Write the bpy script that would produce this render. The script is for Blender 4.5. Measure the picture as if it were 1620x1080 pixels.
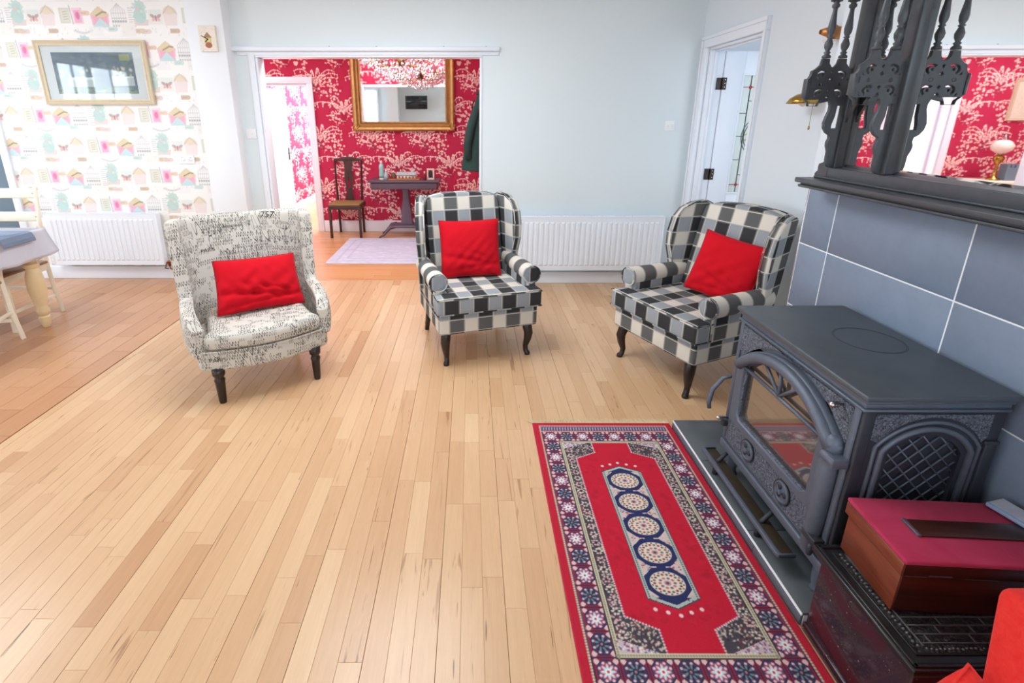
import bpy, bmesh, math, random
import numpy as np
from mathutils import Vector, Matrix
from mathutils.bvhtree import BVHTree
for o in list(bpy.data.objects): bpy.data.objects.remove(o)
S = bpy.context.scene
COL = S.collection
PI = math.pi
random.seed(7)
RNG = np.random.default_rng(11)

# ------------------------------------------------------------------ camera
cd = bpy.data.cameras.new('camera'); cam = bpy.data.objects.new('camera', cd); COL.objects.link(cam)
S.camera = cam
cd.sensor_width = 36; cd.lens = 790/1620*36
cd.shift_x = (810-745)/1620; cd.shift_y = -(540-428)/1620
PITCH = math.atan((428-185)/790)
cam.location = (0, 0, 1.55); cam.rotation_euler = (PI/2-PITCH, 0, 0)
cd.clip_start = .05
# ------------------------------------------------------------------ world, light, exposure
S.view_settings.view_transform = 'Standard'; S.view_settings.look = 'None'
S.view_settings.gamma = 1; S.view_settings.use_curve_mapping = False
S.view_settings.exposure = 0.07
S.cycles.use_denoising = True
S.cycles.max_bounces = 10; S.cycles.diffuse_bounces = 6
w = bpy.data.worlds.new('world'); S.world = w; w.use_nodes = True
bg = w.node_tree.nodes['Background']; bg.inputs[0].default_value = (.80, .88, 1, 1); bg.inputs[1].default_value = 1.2
def area(name, loc, rot, sx, sy, power, col=(1, 1, 1)):
    l = bpy.data.lights.new(name, 'AREA'); l.shape = 'RECTANGLE'; l.size = sx; l.size_y = sy
    l.energy = power; l.color = col
    o = bpy.data.objects.new(name, l); o.location = loc; o.rotation_euler = rot; COL.objects.link(o); return o
DAY = (.80, .91, 1)
area('daylight', (.55, -2.93, 1.5), (PI/2, 0, PI), 2.3, 1.7, 62, DAY)           # picture window behind the camera
area('daylight', (-4.1, -2.93, 1.5), (PI/2, 0, PI), 2.2, 1.7, 54, DAY)         # dining window behind the camera
area('daylight', (-6.42, .035, 1.4), (PI/2, 0, -PI/2), .92, 1.9, 34, DAY)      # windows in the left wall
area('daylight', (-6.42, .93, 1.4), (PI/2, 0, -PI/2), .58, 1.9, 20, DAY)
area('daylight', (-6.42, 3.6, 1.45), (PI/2, 0, -PI/2), 1.2, 1.5, 34, DAY)
area('ceiling_fill', (-.6, 2.7, 2.57), (0, 0, 0), 1.2, 1.2, 50, (.86, .94, 1))  # added soft fill below the ceiling; no fitting is built
area('ceiling_fill', (-3.9, 2.9, 2.57), (0, 0, 0), .9, .9, 36, (.86, .94, 1))  # added fill to brighten the dining side
area('hall_fill', (-.9, 5.25, 2.57), (0, 0, 0), 1.6, .5, 36, (.96, .97, 1))  # added overhead fill for the hall, apart from the chandelier
area('hall_fill', (-3.3, 5.9, 2.57), (0, 0, 0), .7, .5, 26, (.96, .97, 1))  # added fill for the unseen left end of the hall
area('passage_window', (-2.25, 10.1, 1.7), (-PI/2, 0, 0), 1.0, 1.2, 85, DAY)
area('passage_fill', (-2.3, 8.3, 2.5), (0, 0, 0), .7, .7, 42, DAY)  # added fill to brighten the passage; no fitting is built
area('side_room_fill', (2.9, 2.75, 1.6), (PI/2, 0, PI), 1.2, 1.6, 16, DAY)  # added light for the side room; no window is built there

# ------------------------------------------------------------------ materials
def lin(c):
    c = [x/255 for x in c[:3]]
    return tuple(x/12.92 if x <= .04045 else ((x+.055)/1.055)**2.4 for x in c)+(1,)
class NT:
    def __init__(s, name):
        s.m = bpy.data.materials.new(name); s.m.use_nodes = True
        s.t = s.m.node_tree; s.n = s.t.nodes; s.b = s.n['Principled BSDF']
    def new(s, t, **k):
        n = s.n.new(t)
        for a, b in k.items(): setattr(n, a, b)
        return n
    def link(s, a, b): s.t.links.new(a, b)
    def math(s, op, a, b=None, c=None, clamp=False):
        n = s.new('ShaderNodeMath', operation=op, use_clamp=clamp)
        for i, v in enumerate((a, b, c)):
            if v is None: continue
            if isinstance(v, (int, float)): n.inputs[i].default_value = v
            else: s.link(v, n.inputs[i])
        return n.outputs[0]
    def mix(s, f, a, b, mode='MIX'):
        n = s.new('ShaderNodeMix', data_type='RGBA', blend_type=mode)
        for i, v in ((0, f), (6, a), (7, b)):
            if isinstance(v, (int, float)): n.inputs[i].default_value = v
            elif isinstance(v, tuple): n.inputs[i].default_value = v
            else: s.link(v, n.inputs[i])
        return n.outputs[2]
    def noise(s, vec, scale, detail=3, rough=.5, dist=0):
        n = s.new('ShaderNodeTexNoise'); n.inputs['Scale'].default_value = scale
        n.inputs['Detail'].default_value = detail; n.inputs['Roughness'].default_value = rough
        n.inputs['Distortion'].default_value = dist
        if vec is not None: s.link(vec, n.inputs['Vector'])
        return n.outputs['Fac']
    def ramp(s, f, stops):
        n = s.new('ShaderNodeValToRGB'); e = n.color_ramp.elements
        while len(e) < len(stops): e.new(.5)
        for q, (p, c) in zip(e, stops): q.position = p; q.color = c if len(c) == 4 else (*c, 1)
        s.link(f, n.inputs[0]); return n.outputs[0]
    def bump(s, h, strength=.2, dist=.002):
        n = s.new('ShaderNodeBump'); n.inputs['Strength'].default_value = strength; n.inputs['Distance'].default_value = dist
        s.link(h, n.inputs['Height']); s.link(n.outputs[0], s.b.inputs['Normal'])
    def obj(s): return s.new('ShaderNodeTexCoord').outputs['Object']
    def uv(s): return s.new('ShaderNodeTexCoord').outputs['UV']
    def base(s, c):
        if isinstance(c, tuple): s.b.inputs['Base Color'].default_value = c
        else: s.link(c, s.b.inputs['Base Color'])
    def set(s, **k):
        for a, v in k.items(): s.b.inputs[a.replace('_', ' ')].default_value = v
def plain(name, c, rough=.5, metal=0, var=.06, scale=30, bump=0, bscale=200, spec=.5, coat=0):
    t = NT(name); co = t.obj(); c = lin(c)
    n = t.noise(co, scale, 4)
    dark = tuple(x*(1-var) for x in c[:3])+(1,); lite = tuple(min(1, x*(1+var)) for x in c[:3])+(1,)
    t.base(t.mix(n, dark, lite)); t.set(Roughness=rough, Metallic=metal, Coat_Weight=coat); t.b.inputs['Specular IOR Level'].default_value = spec
    if bump: t.bump(t.noise(co, bscale, 3), bump)
    return t.m
M = {}
M['wall'] = plain('pale_wall_paint', (226, 236, 240), .75, var=.01, scale=3, bump=.04, bscale=150)
M['wallr'] = plain('pale_wall_paint_side', (222, 231, 238), .75, var=.01, scale=3, bump=.04, bscale=150)
M['white'] = plain('white_gloss_paint', (236, 241, 250), .35, var=.015, scale=6)
M['pier'] = plain('white_wall_paint', (238, 242, 247), .7, var=.01, scale=3)
M['ceil'] = plain('ceiling_paint', (245, 245, 243), .85, var=.01)
M['rad'] = plain('radiator_enamel', (240, 246, 255), .3, var=.01)
M['copper'] = plain('copper_pipe', (170, 95, 60), .35, 1, var=.2)
M['ebony'] = plain('ebonised_wood', (68, 72, 78), .35, var=.25, scale=25, bump=.05)
M['leg'] = plain('black_stained_leg', (38, 28, 26), .28, var=.3, scale=20)
M['cast'] = plain('cast_iron', (96, 104, 118), .48, .35, var=.12, scale=60, bump=.25, bscale=380)
M['casttop'] = plain('cast_iron_top', (84, 91, 98), .45, .3, var=.22, scale=9, bump=.08, bscale=300)
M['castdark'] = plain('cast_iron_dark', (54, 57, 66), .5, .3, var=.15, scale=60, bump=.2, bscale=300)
M['castrel'] = None
M['blacklac'] = plain('black_lacquer_moulding', (30, 30, 33), .25, var=.3, scale=50)
M['blackline'] = plain('rubbed_black_edges', (92, 94, 96), .35, var=.4, scale=80)
M['chrome'] = plain('polished_nickel', (200, 198, 195), .15, 1)
M['steel'] = plain('brushed_steel', (120, 122, 124), .35, 1)
M['brass'] = plain('aged_brass', (176, 142, 70), .25, 1, var=.15)
M['gold'] = plain('gilt_frame', (190, 150, 92), .38, .65, var=.35, scale=18, bump=.35, bscale=60)
M['golddk'] = plain('dark_gilt', (120, 78, 36), .45, .6, var=.3, scale=18)  # darker gilt tone for the fillet and chandelier stem
M['socket'] = plain('socket_plastic', (244, 244, 246), .35, var=.01)
M['maho'] = None
M['cream'] = plain('cream_painted_wood', (244, 236, 216), .45, var=.04, scale=14)
M['creampine'] = plain('waxed_pale_pine', (232, 208, 164), .4, var=.08, scale=14)
M['pineseat'] = plain('brown_wood_seat', (150, 112, 84), .4, var=.15, scale=14)
M['darkwood'] = plain('dark_hall_wood', (66, 44, 40), .35, var=.25, scale=20)
M['seatpad'] = plain('tan_rush_seat', (146, 112, 66), .7, var=.2, scale=60)
M['consolew'] = plain('plum_grey_stained_wood', (92, 76, 90), .35, var=.15, scale=14)
M['cloth'] = plain('lilac_grey_tablecloth', (212, 216, 230), .85, var=.04, scale=40, bump=.1)
M['bluecloth'] = plain('blue_grey_placemat', (126, 142, 168), .8, var=.1, scale=60)
M['coat'] = plain('dark_green_wool', (34, 66, 62), .9, var=.2, scale=12, bump=.2)
M['fringe'] = plain('cream_fringe', (212, 196, 158), .9, var=.2, scale=80)
M['hallrug'] = None
M['tilew'] = None
M['grout'] = plain('pale_grout', (236, 240, 244), .8, var=.05)
M['glasscream'] = plain('milk_glass', (238, 226, 214), .25, var=.03)
M['bluegrey'] = plain('blue_grey_blind', (112, 132, 146), .6, var=.05, scale=5)
M['tv'] = plain('black_screen', (22, 24, 30), .12, var=.05)
M['paper'] = plain('white_mount_card', (247, 247, 246), .6, var=.01)
M['tanframe'] = plain('limed_wood_frame', (216, 200, 172), .45, .1, var=.08, scale=30)
M['ash'] = plain('bronze_tray', (74, 64, 50), .45, .4, var=.35, scale=30)
M['void'] = plain('near_black', (24, 20, 18), .9)  # plain near-black for the panel behind the stove glass
M['ornb'] = plain('pale_aqua_glaze', (150, 200, 196), .25, var=.1)
M['orng'] = plain('pale_grey_glaze', (176, 182, 190), .3, var=.15)
M['ornw'] = plain('cream_glaze', (224, 214, 194), .35, var=.2, scale=60)
M['ornr'] = plain('deep_red_glaze', (128, 24, 30), .25, var=.1)
M['ornbl'] = plain('cobalt_glaze', (58, 76, 140), .3, var=.2)
M['ornbr'] = plain('brown_clay', (120, 84, 64), .5, var=.3, scale=60)
M['orngn'] = plain('green_glaze', (84, 104, 78), .4, var=.3, scale=60)
M['ornk'] = plain('black_oval', (28, 32, 32), .3)
M['tray'] = plain('orange_brown_tray', (168, 96, 58), .4, var=.1)
M['hinge'] = plain('dark_bronze_hinge', (62, 52, 48), .4, .7, var=.3, scale=120)
M['lead'] = plain('lead_came', (92, 98, 96), .5, .5)
M['redg'] = plain('ruby_glass', (178, 52, 52), .2)
M['greeng'] = plain('lime_glass', (176, 190, 62), .2)
M['cushseam'] = plain('red_seam', (160, 20, 34), .8)

def mirror_mat():
    t = NT('mirror_silver'); t.base((.93, .94, .95, 1)); t.set(Metallic=1, Roughness=.015); return t.m
M['mirror'] = mirror_mat()
def pane_mat(name, tint, refl=.12, alpha=.75, rough=.03):
    t = NT(name); tr = t.new('ShaderNodeBsdfTransparent'); tr.inputs[0].default_value = (*tint, 1)
    t.base((*tint, 1)); t.set(Roughness=rough, Metallic=0)
    mx = t.new('ShaderNodeMixShader'); mx.inputs[0].default_value = alpha
    gl = t.new('ShaderNodeBsdfGlossy'); gl.inputs['Roughness'].default_value = rough; gl.inputs[0].default_value = (1, 1, 1, 1)
    fr = t.new('ShaderNodeFresnel'); fr.inputs[0].default_value = 1.5
    f2 = t.math('ADD', fr.outputs[0], refl-.04, clamp=True)
    mx2 = t.new('ShaderNodeMixShader'); t.link(f2, mx2.inputs[0])
    t.link(t.b.outputs[0], mx.inputs[1]); t.link(tr.outputs[0], mx.inputs[2])
    t.link(mx.outputs[0], mx2.inputs[1]); t.link(gl.outputs[0], mx2.inputs[2])
    t.link(mx2.outputs[0], t.n['Material Output'].inputs[0]); return t.m
M['glass'] = pane_mat('clear_glass', (.97, .98, .98), .08, .97)
M['picglass'] = pane_mat('picture_glass', (.97, .98, .98), .035, .97)
M['stoveglass'] = pane_mat('sooty_stove_glass', (.13, .10, .08), .22, .25, .05)
M['doorglass'] = pane_mat('leaded_door_glass', (.80, .86, .80), .05, .12, .25)
M['crystal'] = pane_mat('cut_crystal', (.93, .92, .97), .45, .45, .05)

def wood(name, c1, c2, axis='X', scale=1, rough=.35, coat=.2):
    t = NT(name); co = t.obj(); mp = t.new('ShaderNodeMapping'); t.link(co, mp.inputs[0])
    mp.inputs['Scale'].default_value = {'X': (2, 24, 24), 'Y': (24, 2, 24), 'Z': (24, 24, 2)}[axis]
    n = t.noise(mp.outputs[0], 1.6*scale, 5, .6, .6)
    t.base(t.ramp(n, [(.3, lin(c1)), (.7, lin(c2))])); t.set(Roughness=rough, Coat_Weight=coat)
    return t.m
M['maho'] = wood('mahogany_veneer', (84, 34, 22), (136, 66, 38), 'Y', .8)
M['mahodark'] = wood('dark_mahogany', (40, 18, 12), (74, 34, 22), 'X', rough=.3)
M['chest'] = None

def floorboards(name, axis, tint1, tint2, tint3, seam):
    """colour attribute Col: r = board tone, g = streak amount, b = offset"""
    t = NT(name); a = t.new('ShaderNodeVertexColor', layer_name='Col')
    sp = t.new('ShaderNodeSeparateColor'); t.link(a.outputs[0], sp.inputs[0])
    r, g, b = sp.outputs
    pos = t.obj(); mp = t.new('ShaderNodeMapping'); t.link(pos, mp.inputs[0])
    mp.inputs['Scale'].default_value = (22, 1.3, 1) if axis == 'Y' else (1.3, 22, 1)
    off = t.new('ShaderNodeCombineXYZ'); t.link(t.math('MULTIPLY', b, 40), off.inputs[0]); t.link(t.math('MULTIPLY', b, 17), off.inputs[1]); t.link(t.math('MULTIPLY', b, 50), off.inputs[2])
    ad = t.new('ShaderNodeVectorMath', operation='ADD'); t.link(mp.outputs[0], ad.inputs[0]); t.link(off.outputs[0], ad.inputs[1])
    grain = t.noise(ad.outputs[0], 3.2, 5, .6, .5)
    fine = t.noise(ad.outputs[0], 14, 3, .6, .2)
    col = t.ramp(r, [(0, lin(tint1)), (.55, lin(tint2)), (1, lin(tint3))])
    k = t.math('ADD', t.math('MULTIPLY', grain, .20), .90)
    k = t.math('MULTIPLY', k, t.math('ADD', t.math('MULTIPLY', fine, .10), .95))
    kk = t.new('ShaderNodeCombineColor')
    t.link(k, kk.inputs[0]); t.link(t.math('POWER', k, 1.25), kk.inputs[1]); t.link(t.math('POWER', k, 1.6), kk.inputs[2])
    col = t.mix(1.0, col, kk.outputs[0], 'MULTIPLY')
    # dark mineral streaks and knots
    st = t.noise(ad.outputs[0], 1.7, 3, .6, .8)
    st = t.math('SUBTRACT', st, t.math('SUBTRACT', .735, t.math('MULTIPLY', g, .13)))
    st = t.math('MULTIPLY', st, 14, clamp=True)
    col = t.mix(t.math('MULTIPLY', st, .55), col, lin((136, 90, 54)))
    s2 = t.noise(ad.outputs[0], 4.2, 2, .5, .4)
    s2 = t.math('MULTIPLY', t.math('SUBTRACT', s2, t.math('SUBTRACT', .755, t.math('MULTIPLY', g, .075))), 22, clamp=True)
    col = t.mix(t.math('MULTIPLY', s2, .75), col, lin((104, 66, 42)))
    t.base(col); t.set(Roughness=.30, Coat_Weight=.10, Coat_Roughness=.2)
    t.b.inputs['Specular IOR Level'].default_value = .4
    t.bump(fine, .05, .001)
    return t.m
M['maple'] = floorboards('maple_floor', 'Y', (194, 148, 108), (212, 172, 132), (226, 192, 152), 0)
M['maplehall'] = floorboards('hall_floor', 'X', (194, 134, 86), (214, 156, 106), (226, 176, 128), 0)
M['dining'] = floorboards('dining_floor', 'Y', (178, 128, 92), (196, 146, 108), (212, 166, 130), 0)
M['subfloor'] = plain('dark_joint', (116, 82, 56), .8)

def slate(name, c, sc=4, bumpk=.2, rough=.45, var=.12):
    t = NT(name); co = t.obj(); a = t.new('ShaderNodeVertexColor', layer_name='Col')
    n1 = t.noise(co, sc, 6, .62, .8); n2 = t.noise(co, sc*9, 4, .6)
    c = lin(c)
    base = t.mix(n1, tuple(x*(1-var*2) for x in c[:3])+(1,), tuple(min(1, x*(1+var*2)) for x in c[:3])+(1,))
    base = t.mix(t.math('MULTIPLY', n2, .25), base, tuple(min(1, x*1.5) for x in c[:3])+(1,))
    t.base(base); t.set(Roughness=rough); t.bump(n2, bumpk, .002); return t.m
M['tile'] = slate('blue_slate_wall_tile', (120, 134, 154), 5, .12, .5, .10)
M['hearth'] = slate('charcoal_hearth_slate', (82, 88, 92), 6, .35, .32, .12)
M['riser'] = slate('grey_riser_tile', (92, 99, 108), 6, .1, .45, .06)

def chest_mat():
    t = NT('black_lacquer_chest'); co = t.obj(); n = t.noise(co, 5, 3); sp = t.noise(co, 130, 2, .7)
    c = t.mix(n, lin((30, 26, 32)), lin((62, 36, 48)))
    f = t.math('MULTIPLY', t.math('SUBTRACT', sp, .70), 14, clamp=True)
    t.base(t.mix(f, c, lin((190, 186, 190)))); t.set(Roughness=.25, Coat_Weight=.4); t.bump(t.noise(co, 60, 3), .25); return t.m
M['chest'] = chest_mat()
def relief():
    t = NT('cast_iron_relief'); co = t.obj(); n = t.noise(co, 150, 3, .6, 1.2)
    t.base(t.mix(t.math('MULTIPLY', t.math('SUBTRACT', n, .42), 5, clamp=True), lin((60, 66, 78)), lin((134, 142, 156))))
    t.set(Roughness=.5, Metallic=.35); t.bump(n, 1.0, .006); return t.m
M['castrel'] = relief()
def carved():
    t = NT('carved_black_lacquer'); co = t.obj(); n = t.noise(co, 90, 3, .6, 1)
    t.base(t.mix(t.math('MULTIPLY', t.math('SUBTRACT', n, .5), 4, clamp=True), lin((12, 12, 14)), lin((62, 64, 66))))
    t.set(Roughness=.3); t.bump(n, 1.0, .01); return t.m
M['carved'] = carved()
def velvet(name, c1, c2, sc=14, rough=.9, sheen=.4, bs=260, bump=.15):
    t = NT(name); co = t.obj(); n = t.noise(co, sc, 4, .6, .5)
    t.base(t.mix(n, lin(c1), lin(c2))); t.set(Roughness=rough, Sheen_Weight=sheen, Sheen_Roughness=.4)
    t.b.inputs['Specular IOR Level'].default_value = .2
    t.b.inputs['Sheen Tint'].default_value = (1, .8, .8, 1)
    t.bump(t.noise(co, bs, 2), bump, .002); return t.m
M['redcush'] = velvet('red_cushion_cotton', (190, 8, 26), (208, 14, 34), 9, sheen=.05)
M['redvelvet'] = velvet('faded_crimson_velvet', (164, 30, 64), (188, 62, 98), 12, sheen=.2)
M['redchair'] = velvet('coral_red_chenille', (212, 26, 30), (236, 66, 56), 60, sheen=.15, bs=140, bump=.6)

def plaid():
    t = NT('black_cream_plaid'); uv = t.uv(); sp = t.new('ShaderNodeSeparateXYZ'); t.link(uv, sp.inputs[0])
    u, v = sp.outputs[0], sp.outputs[1]
    P = .190
    def stripes(x, ph):
        f = t.math('FRACT', t.math('ADD', t.math('DIVIDE', x, P), ph))
        dark = t.math('LESS_THAN', f, .46)
        # thin accents near both borders
        def near(c0, wd): return t.math('LESS_THAN', t.math('ABSOLUTE', t.math('SUBTRACT', f, c0)), wd)
        acc = t.math('ADD', near(.505, .014), near(.955, .014), clamp=True)
        gap = t.math('ADD', near(.48, .03), near(.98, .03), clamp=True)
        return dark, acc, gap
    du, au, gu = stripes(u, .27); dv, av, gv = stripes(v, .10)
    both = t.math('ADD', du, dv)
    col = t.ramp(t.math('MULTIPLY', both, .5), [(0, lin((226, 219, 203))), (.26, lin((0, 0, 0))), (1, lin((36, 36, 40)))])
    c_cc = lin((222, 216, 204)); c_dl = lin((92, 92, 92)); c_ld = lin((152, 158, 164)); c_dd = lin((36, 36, 40))
    top = t.mix(du, c_cc, c_dl); bot = t.mix(du, c_ld, c_dd)
    col = t.mix(dv, top, bot)
    col = t.mix(t.math('MULTIPLY', gu, .75), col, lin((98, 96, 94)))
    col = t.mix(t.math('MULTIPLY', gv, .55), col, lin((110, 112, 114)))
    col = t.mix(t.math('MULTIPLY', au, .85), col, lin((206, 200, 186)))
    col = t.mix(t.math('MULTIPLY', av, .85), col, lin((216, 214, 206)))
    wv = t.noise(uv, 700, 2)
    col = t.mix(t.math('MULTIPLY', wv, .16), col, lin((150, 150, 150)))
    t.base(col); t.set(Roughness=.9); t.b.inputs['Specular IOR Level'].default_value = .2; t.bump(wv, .2, .001)
    return t.m
M['plaid'] = plaid()
def script():
    t = NT('script_print_linen'); uv = t.uv()
    wob = t.noise(uv, 5, 2)
    sp = t.new('ShaderNodeSeparateXYZ'); t.link(uv, sp.inputs[0]); u, v0 = sp.outputs[0], sp.outputs[1]
    def layer(v, H, wl, thick, gate, seed, amp):
        vv = t.math('ADD', t.math('DIVIDE', v, H), t.math('MULTIPLY', wob, .8*.03/H))
        row = t.math('FLOOR', vv); fr = t.math('SUBTRACT', t.math('FRACT', vv), .5)
        x = t.math('ADD', u, t.math('MULTIPLY', row, 7.31+seed))
        def n(freq, det=1, sd=0):
            c = t.new('ShaderNodeCombineXYZ'); t.link(t.math('MULTIPLY', x, freq), c.inputs[0]); t.link(t.math('MULTIPLY', row, 3.7+sd), c.inputs[1]); c.inputs[2].default_value = seed+sd
            return t.noise(c.outputs[0], 1, det)
        n1 = n(.35/wl, 2); n2 = n(1.1/wl, 1, 5); n3 = n(.15/wl, 1, 9); n4 = n(.2/wl, 1, 13)
        ph = t.math('ADD', t.math('MULTIPLY', x, 2*PI/wl), t.math('MULTIPLY', n1, 16))
        ph = t.math('ADD', ph, t.math('MULTIPLY', fr, 2.4))
        s = t.math('SINE', ph)
        am = t.math('MULTIPLY', t.math('ADD', t.math('POWER', n2, 1.4), .22), amp)
        cen = t.math('MULTIPLY', s, am)
        cen = t.math('ADD', cen, t.math('MULTIPLY', t.math('SUBTRACT', n4, .5), .5))
        d = t.math('ABSOLUTE', t.math('SUBTRACT', fr, cen))
        ln = t.math('LESS_THAN', d, t.math('MULTIPLY', n4, thick*2))
        # slanted risers
        c2 = t.math('ABSOLUTE', t.math('SINE', t.math('MULTIPLY', ph, .5)))
        rise = t.math('MULTIPLY', t.math('LESS_THAN', c2, .10), t.math('LESS_THAN', t.math('ABSOLUTE', fr), t.math('MULTIPLY', am, .9)))
        ink = t.math('MAXIMUM', ln, rise)
        return t.math('MULTIPLY', ink, t.math('GREATER_THAN', n3, gate))
    a = layer(v0, .034, .013, .13, .47, 0, .58)
    b = layer(v0, .095, .034, .060, .49, 31, .75)
    c = layer(v0, .021, .008, .14, .60, 67, .5)
    ink = t.math('MAXIMUM', a, t.math('MAXIMUM', b, t.math('MULTIPLY', c, .8)))
    fade = t.math('ADD', t.math('MULTIPLY', t.noise(uv, 9, 2), .9), .55, clamp=True)
    ink = t.math('MULTIPLY', ink, fade)
    wv = t.noise(uv, 500, 2)
    base = t.mix(wv, lin((200, 195, 186)), lin((218, 213, 204)))
    t.base(t.mix(t.math('MULTIPLY', ink, .85), base, lin((44, 42, 42)))); t.set(Roughness=.9)
    t.b.inputs['Specular IOR Level'].default_value = .2; t.bump(wv, .2, .001)
    return t.m
M['script'] = script()
M['ink'] = plain('printed_black_ink', (48, 45, 45), .9)
def painted(name, rough=.85, bump=0):
    t = NT(name); a = t.new('ShaderNodeVertexColor', layer_name='Col'); n = t.noise(t.obj(), 300, 2)
    t.base(t.mix(t.math('MULTIPLY', n, .10), a.outputs[0], (.25, .2, .2, 1))); t.set(Roughness=rough)
    t.b.inputs['Specular IOR Level'].default_value = .25
    if bump: t.bump(n, bump, .003)
    return t.m
M['paperprint'] = painted('printed_wallpaper'); M['rugpile'] = painted('rug_pile', .95, .8)
M['artprint'] = painted('watercolour_print', .6)

# ------------------------------------------------------------------ mesh helpers
class MB:
    def __init__(s): s.v = []; s.f = []; s.uv = []
    def add(s, vs, fs, uvs=None):
        b = len(s.v); s.v += [tuple(p) for p in vs]
        for i, f in enumerate(fs):
            s.f.append(tuple(b+k for k in f)); s.uv.append(uvs[i] if uvs else None)
        return s
    def box(s, x0, x1, y0, y1, z0, z1, mat=None):
        v = [(x0, y0, z0), (x1, y0, z0), (x1, y1, z0), (x0, y1, z0), (x0, y0, z1), (x1, y0, z1), (x1, y1, z1), (x0, y1, z1)]
        if mat: v = [tuple(mat @ Vector(p)) for p in v]
        return s.add(v, [(3, 2, 1, 0), (4, 5, 6, 7), (0, 1, 5, 4), (1, 2, 6, 5), (2, 3, 7, 6), (3, 0, 4, 7)])
    def lathe(s, prof, n=16, c=(0, 0, 0), mat=None, squash=(1, 1)):
        vs = []; fs = []
        for r, z in prof:
            for k in range(n):
                a = 2*PI*k/n; vs.append(Vector((c[0]+r*math.cos(a)*squash[0], c[1]+r*math.sin(a)*squash[1], c[2]+z)))
        if mat: vs = [mat @ v for v in vs]
        m = len(prof)
        for i in range(m-1):
            for k in range(n):
                fs.append((i*n+k, i*n+(k+1) % n, (i+1)*n+(k+1) % n, (i+1)*n+k))
        fs.append(tuple(reversed(range(n)))); fs.append(tuple(range((m-1)*n, m*n)))
        return s.add(vs, fs)
    def tube(s, pts, r, n=8, close=False, squash=None):
        pts = [Vector(p) for p in pts]; m = len(pts); vs = []; fs = []
        rr = r if isinstance(r, (list, tuple)) else [r]*m
        up = Vector((0, 0, 1)); prev = None
        for i, p in enumerate(pts):
            if close: t = pts[(i+1) % m]-pts[i-1]
            else: t = pts[min(i+1, m-1)]-pts[max(i-1, 0)]
            t.normalize()
            if prev is None:
                a = t.cross(up) if abs(t.dot(up)) < .95 else t.cross(Vector((1, 0, 0)))
            else: a = prev-t*prev.dot(t)
            a.normalize(); b = t.cross(a); prev = a
            for k in range(n):
                an = 2*PI*k/n; vs.append(p+(a*math.cos(an)+b*math.sin(an))*rr[i])
        cnt = m if close else m-1
        for i in range(cnt):
            j = (i+1) % m
            for k in range(n): fs.append((i*n+k, i*n+(k+1) % n, j*n+(k+1) % n, j*n+k))
        if not close: fs.append(tuple(reversed(range(n)))); fs.append(tuple(range((m-1)*n, m*n)))
        return s.add(vs, fs)
    def grid(s, fn, nu, nv, uvf=None):
        vs = [fn(i/nu, j/nv) for j in range(nv+1) for i in range(nu+1)]
        fs = []; us = []
        for j in range(nv):
            for i in range(nu):
                q = (j*(nu+1)+i, j*(nu+1)+i+1, (j+1)*(nu+1)+i+1, (j+1)*(nu+1)+i); fs.append(q)
                if uvf: us.append([uvf((k % (nu+1))/nu, (k//(nu+1))/nv) for k in q])
        return s.add(vs, fs, us if uvf else None)
    def prism(s, poly, a0, a1, axis='y'):
        """poly: 2D outline; extruded along axis between a0 and a1"""
        def P(p, a): return {'y': (p[0], a, p[1]), 'x': (a, p[0], p[1]), 'z': (p[0], p[1], a)}[axis]
        n = len(poly); vs = [P(p, a0) for p in poly]+[P(p, a1) for p in poly]
        fs = [tuple(range(n)), tuple(reversed(range(n, 2*n)))]
        for i in range(n):
            j = (i+1) % n; fs.append((i, i+n, j+n, j))
        return s.add(vs, fs)
    def mesh(s, name):
        me = bpy.data.meshes.new(name); me.from_pydata(s.v, [], s.f); me.validate(clean_customdata=False)
        return me
def link(name, me, mat, parent=None, smooth=True, loc=None, rot=None):
    o = bpy.data.objects.new(name, me); COL.objects.link(o)
    if mat and not me.materials: me.materials.append(mat)
    if smooth:
        me.polygons.foreach_set('use_smooth', [True]*len(me.polygons))
    if parent: o.parent = parent
    if loc: o.location = loc
    if rot: o.rotation_euler = rot
    return o
def boxuv(me, off=(0, 0)):
    uvl = me.uv_layers.new(name='UVMap') if not me.uv_layers else me.uv_layers[0]
    for p in me.polygons:
        n = p.normal; a = [abs(n.x), abs(n.y), abs(n.z)]
        for li in p.loop_indices:
            c = me.vertices[me.loops[li].vertex_index].co
            if a[1] >= a[0] and a[1] >= a[2]*.8: q = (c.x, c.z)
            elif a[0] > a[2]*.8: q = (c.y, c.z)
            else: q = (c.x, c.y)
            uvl.data[li].uv = (q[0]+off[0], q[1]+off[1])
def build(name, mb, mat, parent=None, bevel=0, seg=2, smooth=None, sub=0, uv=False, uvoff=(0, 0), wn=True, angle=35):
    me = mb.mesh(name)
    bm = bmesh.new(); bm.from_mesh(me)
    if not (mb.uv and mb.uv[0]): bmesh.ops.recalc_face_normals(bm, faces=bm.faces)
    bm.to_mesh(me); bm.free()
    if mb.uv and mb.uv[0] and len(me.polygons) == len(mb.f):
        l = me.uv_layers.new(name='UVMap')
        for p, u in zip(me.polygons, mb.uv):
            for k, li in enumerate(p.loop_indices): l.data[li].uv = u[k]
    elif uv: boxuv(me, uvoff)
    o = link(name, me, mat, parent, smooth=bool(smooth if smooth is not None else (bevel or sub)))
    if bevel:
        b = o.modifiers.new('b', 'BEVEL'); b.width = bevel; b.segments = seg; b.limit_method = 'ANGLE'; b.angle_limit = math.radians(angle)
        b.harden_normals = False
    if sub:
        m = o.modifiers.new('s', 'SUBSURF'); m.levels = sub; m.render_levels = sub
    return o
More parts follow.
